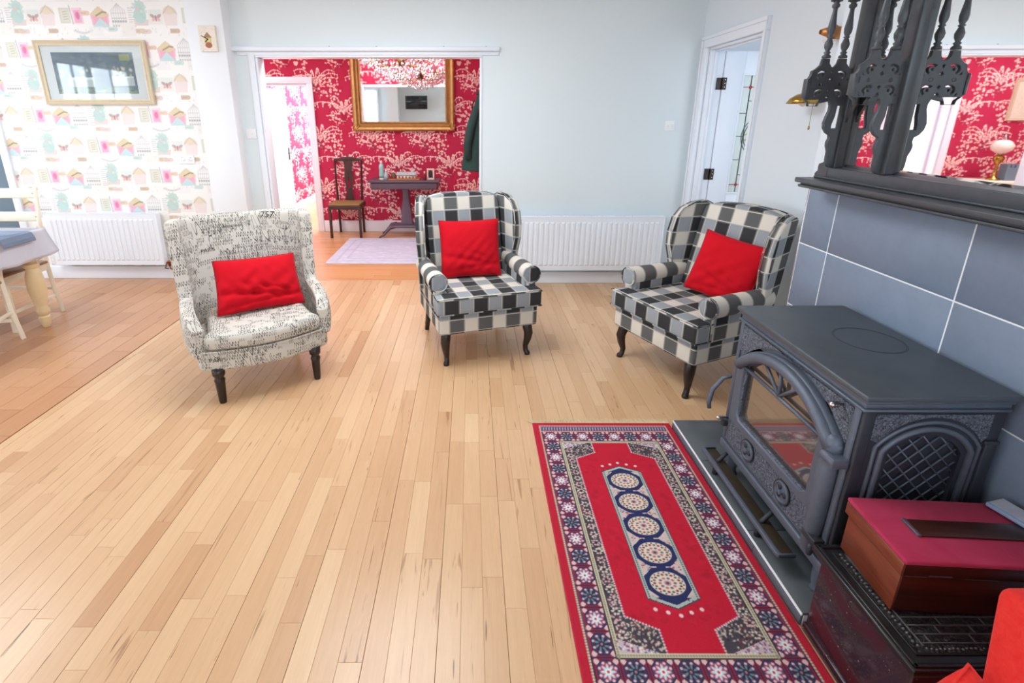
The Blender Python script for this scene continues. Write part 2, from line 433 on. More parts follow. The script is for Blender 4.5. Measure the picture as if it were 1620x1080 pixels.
def autosmooth(o, deg=35):
    me = o.data
    bm = bmesh.new(); bm.from_mesh(me)
    for e in bm.edges:
        if len(e.link_faces) == 2 and e.calc_face_angle(0) > math.radians(deg): e.smooth = False
    for f in bm.faces: f.smooth = True
    bm.to_mesh(me); bm.free(); return o
def rb(name, dims, mat, parent=None, bevel=.004, seg=2, uv=False, uvoff=(0, 0), **k):
    return build(name, MB().box(*dims), mat, parent, bevel=bevel, seg=seg, uv=uv, uvoff=uvoff, **k)
def thing(name, label, cat, loc=(0, 0, 0), rz=0, group=None):
    o = bpy.data.objects.new(name, None); COL.objects.link(o); o.location = loc; o.rotation_euler = (0, 0, rz)
    o.empty_display_size = .1
    o['label'] = label; o['category'] = cat
    if group: o['group'] = group
    return o
def tag(o, label, cat, group=None):
    o['label'] = label; o['category'] = cat
    if group: o['group'] = group
    return o
def struct(o): o['kind'] = 'structure'; return o
def plate(name, outlines, thick, mat, parent, M4, bevel=0, res=1):
    """flat fretted plate: outlines (first outer, then holes) in local XY, thickness along Z, placed with matrix M4"""
    cu = bpy.data.curves.new(name, 'CURVE'); cu.dimensions = '2D'; cu.fill_mode = 'BOTH'; cu.extrude = thick/2-bevel; cu.bevel_depth = bevel; cu.bevel_resolution = 0
    cu.offset = -bevel
    for pts in outlines:
        sp = cu.splines.new('POLY'); sp.points.add(len(pts)-1); sp.use_cyclic_u = True
        for i, p in enumerate(pts): sp.points[i].co = (p[0], p[1], 0, 1)
    tmp = bpy.data.objects.new('tmp', cu); COL.objects.link(tmp)
    me = bpy.data.meshes.new_from_object(tmp.evaluated_get(bpy.context.evaluated_depsgraph_get()))
    bpy.data.objects.remove(tmp); me.transform(M4); me.name = name
    me.materials.clear()
    return link(name, me, mat, parent, smooth=False)
def text_mesh(s, size, depth=0):
    cu = bpy.data.curves.new('t', 'FONT'); cu.body = s; cu.size = size; cu.extrude = depth; cu.align_x = 'CENTER'
    tmp = bpy.data.objects.new('tmp', cu); COL.objects.link(tmp)
    me = bpy.data.meshes.new_from_object(tmp.evaluated_get(bpy.context.evaluated_depsgraph_get()))
    bpy.data.objects.remove(tmp); me.materials.clear(); return me
def frame_mat(origin, xdir, ydir):
    x = Vector(xdir).normalized(); y = Vector(ydir).normalized(); z = x.cross(y)
    m = Matrix((x, y, z)).transposed().to_4x4(); m.translation = origin; return m
def arc(cx, cy, r, a0, a1, n, ry=None):
    ry = ry or r
    return [(cx+r*math.cos(math.radians(a0+(a1-a0)*i/n)), cy+ry*math.sin(math.radians(a0+(a1-a0)*i/n))) for i in range(n+1)]

# ------------------------------------------------------------------ painting flat print into a colour attribute
class Canvas:
    def __init__(s, W, H, res, bg):
        s.W, s.H, s.res = W, H, res; s.nx = max(2, round(W/res)); s.ny = max(2, round(H/res))
        s.a = np.zeros((s.ny+1, s.nx+1, 3)); s.a[:] = np.array(bg)/255
        s.wrap = False
    def _win(s, x0, x1, y0, y1):
        i0 = max(0, int(x0/s.W*s.nx)-1); i1 = min(s.nx, int(x1/s.W*s.nx)+2)
        j0 = max(0, int(y0/s.H*s.ny)-1); j1 = min(s.ny, int(y1/s.H*s.ny)+2)
        if i0 >= i1 or j0 >= j1: return None
        X, Y = np.meshgrid(np.arange(i0, i1+1)*s.W/s.nx, np.arange(j0, j1+1)*s.H/s.ny)
        return slice(j0, j1+1), slice(i0, i1+1), X, Y
    def _put(s, w, mask, col, al=1):
        sl = s.a[w[0], w[1]]; m = (np.clip(mask, 0, 1)*al)[..., None]
        s.a[w[0], w[1]] = sl*(1-m)+np.array(col)/255*m
    def ell(s, cx, cy, rx, ry, col, ang=0, al=1, wrap=None):
        R = max(rx, ry)+s.res
        for dx, dy in s._sh():
            w = s._win(cx+dx-R, cx+dx+R, cy+dy-R, cy+dy+R)
            if not w: continue
            X, Y = w[2]-cx-dx, w[3]-cy-dy; c, q = math.cos(ang), math.sin(ang)
            U, V = X*c+Y*q, -X*q+Y*c
            d = np.sqrt((U/rx)**2+(V/ry)**2); s._put(w, (1-d)*min(rx, ry)/s.res+.5, col, al)
    def _sh(s):
        return [(dx*s.W, dy*s.H) for dx in (-1, 0, 1) for dy in (-1, 0, 1)] if s.wrap else [(0, 0)]
    def line(s, pts, wd, col, al=1):
        for (x0, y0), (x1, y1) in zip(pts[:-1], pts[1:]):
            for dx, dy in s._sh():
                a0, b0, a1, b1 = x0+dx, y0+dy, x1+dx, y1+dy
                w = s._win(min(a0, a1)-wd-s.res, max(a0, a1)+wd+s.res, min(b0, b1)-wd-s.res, max(b0, b1)+wd+s.res)
                if not w: continue
                L = (a1-a0)**2+(b1-b0)**2+1e-12; t = np.clip(((w[2]-a0)*(a1-a0)+(w[3]-b0)*(b1-b0))/L, 0, 1)
                d = np.hypot(w[2]-a0-t*(a1-a0), w[3]-b0-t*(b1-b0)); s._put(w, (wd/2-d)/s.res+.5, col, al)
    def poly(s, pts, col, al=1):
        for dx, dy in s._sh():
            P = [(x+dx, y+dy) for x, y in pts]; xs = [p[0] for p in P]; ys = [p[1] for p in P]
            w = s._win(min(xs), max(xs), min(ys), max(ys))
            if not w: continue
            ins = np.zeros(w[2].shape, bool)
            for (x0, y0), (x1, y1) in zip(P, P[1:]+P[:1]):
                if y0 == y1: continue
                c = ((y0 > w[3]) != (y1 > w[3])) & (w[2] < (x1-x0)*(w[3]-y0)/(y1-y0)+x0); ins ^= c
            s._put(w, ins.astype(float), col, al)
    def rect(s, x0, y0, x1, y1, col, al=1): s.poly([(x0, y0), (x1, y0), (x1, y1), (x0, y1)], col, al)
    def tiled(s, W, H):
        """repeat this canvas over W x H"""
        c = Canvas(W, H, s.res, (0, 0, 0)); base = s.a[:-1, :-1]
        jj = np.arange(c.ny+1) % base.shape[0]; ii = np.arange(c.nx+1) % base.shape[1]
        c.a = base[jj][:, ii].copy(); return c
def srgb2lin(a): return np.where(a <= .04045, a/12.92, ((a+.055)/1.055)**2.4)
def print_sheet(name, cv, origin, xdir, ydir, mat, parent=None, height=None, skip=None):
    """grid mesh carrying the canvas colours; height(X,Y)->offset array along normal"""
    nx, ny = cv.nx, cv.ny; X, Y = np.meshgrid(np.linspace(0, cv.W, nx+1), np.linspace(0, cv.H, ny+1))
    xd, yd = np.array(xdir, float), np.array(ydir, float); nd = np.cross(xd, yd)
    co = np.array(origin, float)+X[..., None]*xd+Y[..., None]*yd
    if height is not None: co = co+height(X, Y)[..., None]*nd
    idx = np.arange((nx+1)*(ny+1)).reshape(ny+1, nx+1)
    q = np.stack([idx[:-1, :-1], idx[:-1, 1:], idx[1:, 1:], idx[1:, :-1]], -1)
    if skip is not None:
        xc = (X[:-1, :-1]+X[1:, 1:])/2; yc = (Y[:-1, :-1]+Y[1:, 1:])/2; q = q[~skip(xc, yc)]
    q = q.reshape(-1, 4); nf = len(q)
    me = bpy.data.meshes.new(name); me.vertices.add((nx+1)*(ny+1)); me.vertices.foreach_set('co', co.reshape(-1))
    me.loops.add(nf*4); me.loops.foreach_set('vertex_index', q.reshape(-1).astype(np.int32))
    me.polygons.add(nf); me.polygons.foreach_set('loop_start', np.arange(nf, dtype=np.int32)*4)
    me.update(calc_edges=True)
    at = me.color_attributes.new('Col', 'FLOAT_COLOR', 'POINT')
    rgba = np.ones(((nx+1)*(ny+1), 4), np.float32); rgba[:, :3] = srgb2lin(np.clip(cv.a, 0, 1)).reshape(-1, 3)
    at.data.foreach_set('color', rgba.reshape(-1))
    return link(name, me, mat, parent, smooth=height is not None)
def cattr(me, rgb):
    at = me.color_attributes.new('Col', 'FLOAT_COLOR', 'POINT')
    at.data.foreach_set('color', np.tile(np.array([*rgb, 1], np.float32), len(me.vertices)))
# ================================================================== SETTING
HC = 2.60
def proj(x, y, z=0.):
    cp, sp = math.cos(PITCH), math.sin(PITCH); dz = z-1.55
    fw = y*cp-dz*sp
    if fw <= .05: return None
    return (745+790*x/fw, 428-790*(y*sp+dz*cp)/fw)
def box_obj(name, dims, mat, **k): return struct(rb(name, dims, mat, **{'bevel': 0, **k}))
def boxes_obj(name, L, mat, parent=None, bevel=0):
    mb = MB()
    for d in L: mb.box(*d)
    return build(name, mb, mat, parent, bevel=bevel)
floor = box_obj('floor', (-2.335, 1.98, -3, 4.72, -.12, -.009), M['subfloor'])
floor2 = box_obj('floor', (-6.5, -2.335, -3, 4.79, -.12, -.009), M['subfloor'])
floor3 = box_obj('floor', (-4.6, .9, 4.72, 7.0, -.12, -.009), M['subfloor'])
floor4 = box_obj('floor', (-3.0, -1.5, 7.0, 10.4, -.12, 0), M['maplehall'])
cattr(floor4.data, (.6, .3, .2))
floor5 = box_obj('floor', (1.98, 4.0, 2.6, 5.6, -.12, 0), M['maple']); cattr(floor5.data, (.5, .2, .4))
def plank_mb(x0, x1, y0, y1, g, zt=0.):
    mb = MB(); x0 += g; x1 -= g; y0 += g*.8; y1 -= g*.8; c = .0007; zb = -.008
    v = [(x0, y0, zb), (x1, y0, zb), (x1, y1, zb), (x0, y1, zb), (x0, y0, zt-c), (x1, y0, zt-c), (x1, y1, zt-c), (x0, y1, zt-c),
         (x0+c, y0+c, zt), (x1-c, y0+c, zt), (x1-c, y1-c, zt), (x0+c, y1-c, zt)]
    f = [(8, 9, 10, 11)]
    for k in range(4):
        j = (k+1) % 4; f += [(k, j, j+4, k+4), (k+4, j+4, j+8, k+8)]
    return v, f
def lay(planks, mat, parent, g, limit=295, name='floor_plank', wt=None):
    """planks: (x0,x1,y0,y1). Largest in view become parts, the rest one piece of stuff"""
    sc = []
    for p in planks:
        pts = [proj(p[0], p[2]), proj(p[1], p[2]), proj(p[1], p[3]), proj(p[0], p[3])]; A = 0
        if all(pts):
            q = [(min(max(a, 0), 1620), min(max(b, 0), 1080)) for a, b in pts]
            A = abs(sum(q[i][0]*q[(i+1) % 4][1]-q[(i+1) % 4][0]*q[i][1] for i in range(4)))/2
        sc.append(A)
    order = sorted(range(len(planks)), key=lambda i: -sc[i]); top = set(i for i in order[:limit] if sc[i] > 25)
    V, F, C = [], [], []
    for i, p in enumerate(planks):
        tone = min(1, max(0, random.gauss(.52, .15))); gg = random.random()**1.15; bb = random.random()
        zt = random.uniform(-.00025, 0)
        v, f = plank_mb(*p, g, zt)
        if i in top:
            me = bpy.data.meshes.new(name); me.from_pydata(v, [], f); cattr(me, (tone, gg, bb)); link(name, me, mat, parent, smooth=False)
        else:
            b = len(V); V += v; F += [tuple(b+k for k in q) for q in f]; C += [(tone, gg, bb, 1)]*len(v)
    if V:
        me = bpy.data.meshes.new(name); me.from_pydata(V, [], F)
        at = me.color_attributes.new('Col', 'FLOAT_COLOR', 'POINT'); at.data.foreach_set('color', np.array(C, np.float32).reshape(-1))
        o = link(name+'s_beyond', me, mat, parent, smooth=False); o['kind'] = 'stuff'
# living-room strips, running away from the camera
PL = []; wst = .0728; k0 = math.floor((-2.335+.105)/wst)
x = -.105+k0*wst; k = k0
while x < 1.98:
    a, b = max(x, -2.335), min(x+wst, 1.98)
    if k % 3 == 0: a += .0009
    y = -3-random.random()*.4
    while y < 4.72:
        L = random.choice([.28, .36, .45, .55, .7, .9])*random.uniform(.85, 1.15); y1 = min(y+L, 4.72)
        if 4.72-y1 < .1: y1 = 4.72
        if b-a > .01 and y1 > -3: PL.append((a, b, max(y, -3), y1))
        y = y1
    x += wst; k += 1
lay(PL, M['maple'], floor, .00022)
PL = []; x = -2.343; k = 0
while x > -6.5:
    a = max(x-.144, -6.5); y = 3.14-.48*20+(.24 if k % 2 else 0)
    while y < 4.79:
        if y+.48 > -3: PL.append((a, x, max(y, -3), min(y+.48, 4.79)))
        y += .48
    x -= .144; k += 1
lay([p for p in PL if p[3]-p[2] > .03 and p[1]-p[0] > .02], M['dining'], floor2, .0013, 200)
PL = []; y = 4.745
while y < 7.0:
    x = -4.6-random.random()*.6
    while x < .9:
        L = random.choice([.4, .55, .7, .9])*random.uniform(.9, 1.1); x1 = min(x+L, .9)
        if .9-x1 < .1: x1 = .9
        if x1 > -4.6: PL.append((max(x, -4.6), x1, y, min(y+.0728, 7.0)))
        x = x1
    y += .0728
lay(PL, M['maplehall'], floor3, .0004, 120)
rb('threshold_strip', (-1.85, .09, 4.712, 4.748, -.004, .003), M['maplehall'], floor3, bevel=.002); cattr(floor3.children[-1].data, (.2, .1, .3))

# --- walls
OX0, OX1, OZ = -1.855, .092, 2.055
wb = struct(boxes_obj('wall_back', [(-2.03, OX0, 4.64, 4.76, 0, HC), (OX1, 2.1, 4.64, 4.76, 0, HC), (OX0, OX1, 4.64, 4.76, OZ, HC)], M['wall']))
box_obj('wall_pier', (-2.335, -2.03, 4.50, 4.90, 0, HC), M['pier'], bevel=.004)
wd = struct(boxes_obj('wall_dining', [(-4.385, -2.335, 4.79, 4.9, 0, HC), (-6.5, -5.35, 4.79, 4.9, 0, HC), (-5.35, -4.385, 4.79, 4.9, 2.12, HC)], M['pier']))
DY0, DY1, DZ = 3.672, 4.50, 2.10
wr = struct(boxes_obj('wall_right', [(1.98, 2.1, -3, DY0, 0, HC), (1.98, 2.1, DY1, 4.64, 0, HC), (1.98, 2.1, DY0, DY1, DZ, HC)], M['wallr']))
box_obj('wall_left', (-6.62, -6.5, -3, 4.9, 0, HC), M['pier'])
box_obj('wall_rear', (-6.62, 2.1, -3.12, -3, 0, HC), M['wall'])
box_obj('wall_rear_pier', (-2.62, -2.28, -3, -2.6, 0, HC), M['pier'])
box_obj('ceiling', (-6.62, 2.1, -3.12, 4.9, HC, HC+.1), M['ceil'])
# hall
HX0, HX1, HY0, HY1 = -4.6, .9, 4.76, 6.93
wh = struct(boxes_obj('wall_hall', [(HX0, -2.90, HY1, 7.05, 0, HC), (-2.14, HX1, HY1, 7.05, 0, HC), (-2.90, -2.14, HY1, 7.05, 1.965, HC)], M['pier']))
box_obj('wall_hall_left', (HX0-.1, HX0, 4.9, 7.05, 0, HC), M['pier'])
box_obj('wall_hall_right', (HX1, HX1+.1, 4.76, 7.05, 0, HC), M['pier'])
box_obj('wall_hall_near', (HX0, -2.335, 4.90, 4.96, 0, HC), M['pier'])
box_obj('ceiling', (HX0-.1, HX1+.1, 4.9, 7.05, HC, HC+.1), M['ceil'])
box_obj('wall_passage_left', (-3.1, -3.0, 7.05, 10.4, 0, HC), M['pier'])
box_obj('wall_passage_right', (-1.5, -1.4, 7.05, 10.4, 0, HC), M['pier'])
box_obj('wall_passage_end', (-3.1, -1.4, 10.4, 10.5, 0, HC), M['pier'])
box_obj('ceiling', (-3.1, -1.4, 7.05, 10.5, HC, HC+.1), M['ceil'])
# side room beyond the leaded door
box_obj('wall_side_room', (2.1, 4.0, 5.5, 5.6, 0, HC), M['pier'])
box_obj('wall_side_room', (4.0, 4.1, 2.6, 5.6, 0, HC), M['pier'])
box_obj('wall_side_room', (2.1, 4.1, 2.5, 2.6, 0, HC), M['pier'])
box_obj('ceiling', (2.1, 4.1, 2.5, 5.6, HC, HC+.1), M['ceil'])
# --- chimney breast with slate tiles
XB, BY0, BY1 = 1.54, .55, 2.285
wc = struct(boxes_obj('wall_chimney', [(XB+.012, 1.98, BY0, BY1-.004, 0, 1.262), (XB+.004, 1.98, BY0, BY1, 1.262, HC)], M['wallr']))
rb('grout_bed', (XB+.0012, XB+.0125, BY0, BY1-.004, 0, 1.262), M['grout'], wc, bevel=0)
rb('edge_trim', (XB-.001, XB+.012, BY1-.0055, BY1, 0, 1.262), M['chrome'], wc, bevel=.001)
ys = [BY1-.006, 2.09, 1.495, .90, BY0]; zs = [0, .085, .385, .686, .988, 1.262]
for a in range(4):
    for b in range(5):
        build('wall_tile', MB().box(XB, XB+.011, ys[a+1]+.0026, ys[a]-.0026, zs[b]+.0026, zs[b+1]-.0026), M['tile'], wc, bevel=.0012, seg=1)
# --- hearth
hearth = thing('hearth', 'low raised hearth of charcoal slate tiles with a pale edge line', 'hearth')
HX, HY = 1.046, 2.245
rb('hearth_bed', (HX+.009, XB-.002, 1.19, HY-.009, 0, .039), M['grout'], hearth, bevel=0)
rb('edge_trim', (HX-.0008, HX+.0035, 1.19, HY, .0405, .0502), M['chrome'], hearth, bevel=.001)
for o in hearth.children:
    if o.name.startswith('edge'): o.data.materials.clear(); o.data.materials.append(M['grout'])
yy = [HY, 1.925, 1.522, 1.19]
for a in range(3):
    for xa, xb in ((HX+.0045, 1.30), (1.30, XB-.003)):
        build('hearth_tile', MB().box(xa, xb-.003, yy[a+1]+.003, yy[a], .039, .05), M['hearth'], hearth, bevel=.0012, seg=1)
yy = [HY, 2.003, 1.735, 1.467, 1.19]
for a in range(4): build('riser_tile', MB().box(HX, HX+.0085, yy[a+1]+.002, yy[a], 0, .040), M['riser'], hearth, bevel=.001, seg=1)
build('riser_tile', MB().box(HX+.0, XB-.003, HY-.0085, HY+.0, 0, .040), M['riser'], hearth, bevel=.001, seg=1)

# --- trims
def mould(name, L, mat=M['white'], bevel=.006): return struct(boxes_obj(name, L, mat, bevel=bevel))
mould('baseboard_back', [(OX1+.0, 1.98, 4.620, 4.64, 0, .115), (-2.03, OX0-.0, 4.622, 4.64, 0, .115)])
mould('baseboard_dining', [(-4.30, -2.335, 4.77, 4.79, 0, .13)])
mould('baseboard_right', [(1.962, 1.98, 2.29, 3.62, 0, .12), (1.962, 1.98, 4.59, 4.62, 0, .12)])
mould('baseboard_hall', [(-2.06, .9, 6.91, 6.93, 0, .16), (HX0, -2.985, 6.91, 6.93, 0, .16)])
mould('baseboard_passage', [(-3.0, -2.975, 7.05, 10.4, 0, .14)])
# lining of the wide opening
mould('trim_1', [(OX0, OX0+.022, 4.632, 4.768, 0, OZ-.017), (OX0-.055, OX0-.001, 4.622, 4.641, 0, OZ+.02)], bevel=.003)
mould('trim_2', [(OX1-.014, OX1+.006, 4.632, 4.768, 0, OZ-.017), (OX0, OX1+.006, 4.6315, 4.7685, OZ-.016, OZ+.006)], bevel=.003)
# door 1: leaded glass door in the right wall
mould('trim_3', [(1.955, 1.985, 3.620, DY0+.0, 0, DZ), (1.955, 1.985, DY1, 4.588, 0, DZ), (1.9545, 1.985, 3.62, 4.588, DZ, 2.187),
                 (1.943, 1.9560, 3.621, 3.640, 0, 2.160), (1.943, 1.9560, 4.568, 4.587, 0, 2.160), (1.9425, 1.9555, 3.619, 4.589, 2.160, 2.189),
                 (1.986, 2.11, DY0-.0, DY0+.016, 0, DZ-.02), (1.986, 2.11, DY1-.022, DY1, 0, DZ-.02), (1.986, 2.11, DY0, DY1, DZ-.02, DZ),
                 (2.02, 2.045, DY1-.036, DY1-.021, 0, DZ-.035), (2.02, 2.045, DY0+.017, DY1-.021, DZ-.034, DZ-.021)], bevel=.004)
d1 = thing('door_1', '', ''); del d1['label'], d1['category']; d1['kind'] = 'structure'
d1.location = (2.115, 4.47, 0)
# leaf opens into the side room, roughly square to the wall; local x along leaf, y thickness
GX0, GX1, GZ0, GZ1 = .17, .52, .905, 1.885
lf = boxes_obj('leaf', [(0, GX0, 0, .04, .01, 2.07), (GX1, .76, 0, .04, .01, 2.07), (GX0, GX1, 0, .04, .01, GZ0), (GX0, GX1, 0, .04, GZ1, 2.07)], M['white'], d1, bevel=.003)
boxes_obj('glazing_bead', [(GX0-.012, GX0+.004, -.008, .006, GZ0-.012, GZ1+.012), (GX1-.004, GX1+.012, -.008, .006, GZ0-.012, GZ1+.012), (GX0, GX1, -.008, .006, GZ0-.012, GZ0+.004), (GX0, GX1, -.008, .006, GZ1-.004, GZ1+.012)], M['white'], lf, bevel=.002)
gl = rb('glass_pane', (GX0, GX1, .016, .022, GZ0, GZ1), M['doorglass'], d1, bevel=0)
lead = MB(); cx = (GX0+.075)
def ld(a, b, r=.003): lead.tube([(a[0], .013, a[1]), (b[0], .013, b[1])], r, 6)
ld((cx, GZ0), (cx, GZ1), .0035)
for z in (1.58, 1.39, 1.19): ld((GX0, z), (cx, z))
for z in (1.68, 1.06): ld((cx, z), (cx+.05, z)); ld((cx+.05, z-.02), (cx+.05, z+.02))
for rr in (.150, .170): lead.tube([(cx+.155+rr*math.cos(a), .013, 1.39+rr*math.sin(a)) for a in np.linspace(PI*.66, PI*1.34, 14)], .003, 6)
ld((GX0, 1.79), (GX1, 1.79), .002); ld((GX0, .975), (GX1, .975), .002)
build('lead_came', lead, M['lead'], gl, smooth=True)
jew = MB()
for z in (1.79, .975):
    jew.lathe([(.001, -.006), (.012, -.003), (.014, 0), (.012, .003), (.001, .006)], 10, (0, 0, 0), Matrix.Translation((cx, .012, z)) @ Matrix.Rotation(PI/2, 4, 'X'))
    jew.box(cx-.075, cx+.075, .011, .015, z-.003, z+.003)
jew.prism([(cx+.045, 1.41), (cx+.08, 1.42), (cx+.075, 1.48)], .010, .016)
build('ruby_glass', jew, M['redg'], gl)
build('lime_glass', MB().prism([(cx+.01, 1.395), (cx+.06, 1.41), (cx+.04, 1.43)], .010, .016).prism([(cx+.01, 1.36), (cx+.07, 1.33), (cx+.055, 1.355), (cx+.05, 1.375)], .010, .016), M['greeng'], gl)
for z in (1.77, 1.02):
    h = MB()
    h.box(-.005, .030, -.008, -.001, z, z+.095).box(-.105+.0, -.004, -.0075, .0, z, z+.095)
    hg = build('hinge', MB().lathe([(.007, 0), (.007, .095)], 10, (-.004, -.012, z)).box(-.0, .028, -.006, .0, z, z+.095).box(-.052, -.006, -.0, .006, z, z+.095), M['hinge'], d1)
    sc_ = MB()
    for q in (.02, .05, .078): sc_.lathe([(.004, 0), (.003, .002)], 8, (0, 0, 0), Matrix.Translation((.014, -.006, z+q)) @ Matrix.Rotation(PI/2, 4, 'X'))
    build('screw', sc_, M['chrome'], hg)
# door 2: glazed door ajar in the hall doorway
mould('trim_4', [(-2.14, -2.063, 6.905, 6.932, 0, 1.965), (-2.98, -2.90, 6.905, 6.932, 0, 1.965), (-2.98, -2.063, 6.9045, 6.932, 1.965, 2.047),
                 (-2.162, -2.141, 6.933, 7.06, 0, 1.943), (-2.899, -2.878, 6.933, 7.06, 0, 1.943), (-2.899, -2.141, 6.933, 7.06, 1.943, 1.964)], bevel=.004)
d2 = bpy.data.objects.new('door_2', None); COL.objects.link(d2); d2['kind'] = 'structure'; d2.location = (-2.868, 7.065, 0)
d2.rotation_euler = (0, 0, math.atan2(.745, .11))
lf = boxes_obj('leaf', [(0, .12, -.02, .02, .01, 1.93), (.60, .74, -.02, .02, .01, 1.93), (.12, .60, -.02, .02, .01, .78), (.12, .60, -.02, .02, 1.83, 1.93)], M['white'], d2, bevel=.003)
rb('glass_pane', (.12, .60, -.004, .004, .78, 1.83), M['doorglass'], d2, bevel=0)
build('door_handle', MB().box(.665, .695, -.028, -.02, .93, 1.11).tube([(.68, -.028, 1.03), (.68, -.06, 1.03), (.58, -.062, 1.03)], .007, 8), M['hinge'], d2)
# blue-grey door behind the white frame at the far left
mould('trim_5', [(-4.385, -4.315, 4.765, 4.792, 0, 2.12), (-5.42, -5.35, 4.765, 4.792, 0, 2.12), (-5.42, -4.315, 4.7645, 4.792, 2.12, 2.202), (-4.40, -4.38, 4.78, 4.9, 0, 2.12)], bevel=.004)
d3 = bpy.data.objects.new('door_3', None); COL.objects.link(d3); d3['kind'] = 'structure'
rb('leaf', (-5.35, -4.40, 4.85, 4.89, .0, 2.12), M['bluegrey'], d3, bevel=.003)
# rail over the opening
rail = thing('sliding_door_rail', 'long white painted track rail above the wide opening', 'rail')
rb('rail_bar', (-2.055, .245, 4.596, 4.638, 2.085, 2.120), M['white'], rail, bevel=.004)
rb('backing_board', (-2.0, .24, 4.625, 4.639, 2.055, 2.085), M['white'], rail, bevel=.002)
for x in (-1.2, -.8, -.23, .13): rb('rail_screw', (x-.006, x+.006, 4.598, 4.606, 2.119, 2.123), M['steel'], rail, bevel=.001)
# windows behind the camera and in the left wall
def window(n, x0, x1, z0, z1, axis):
    o = bpy.data.objects.new('window_%d' % n, None); COL.objects.link(o); o['kind'] = 'structure'
    fr = MB(); t = .06
    L = [(x0-t, x0, z0-t, z1+t), (x1, x1+t, z0-t, z1+t), (x0, x1, z0-t, z0), (x0, x1, z1, z1+t), ((x0+x1)/2-.02, (x0+x1)/2+.02, z0, z1)]
    for a, b, c, d in L:
        if axis == 'y': fr.box(a, b, -2.998, -2.91, c, d)
        else: fr.box(-6.498, -6.40, a, b, c, d)
    build('window_frame', fr, M['white'], o, bevel=.005)
window(1, -.6, 1.7, .65, 2.35, 'y'); window(2, -5.2, -3.0, .65, 2.35, 'y'); window(3, -.44, .50, .45, 2.38, 'x'); window(4, .64, 1.22, .45, 2.38, 'x'); window(5, 3.0, 4.2, .7, 2.2, 'x')

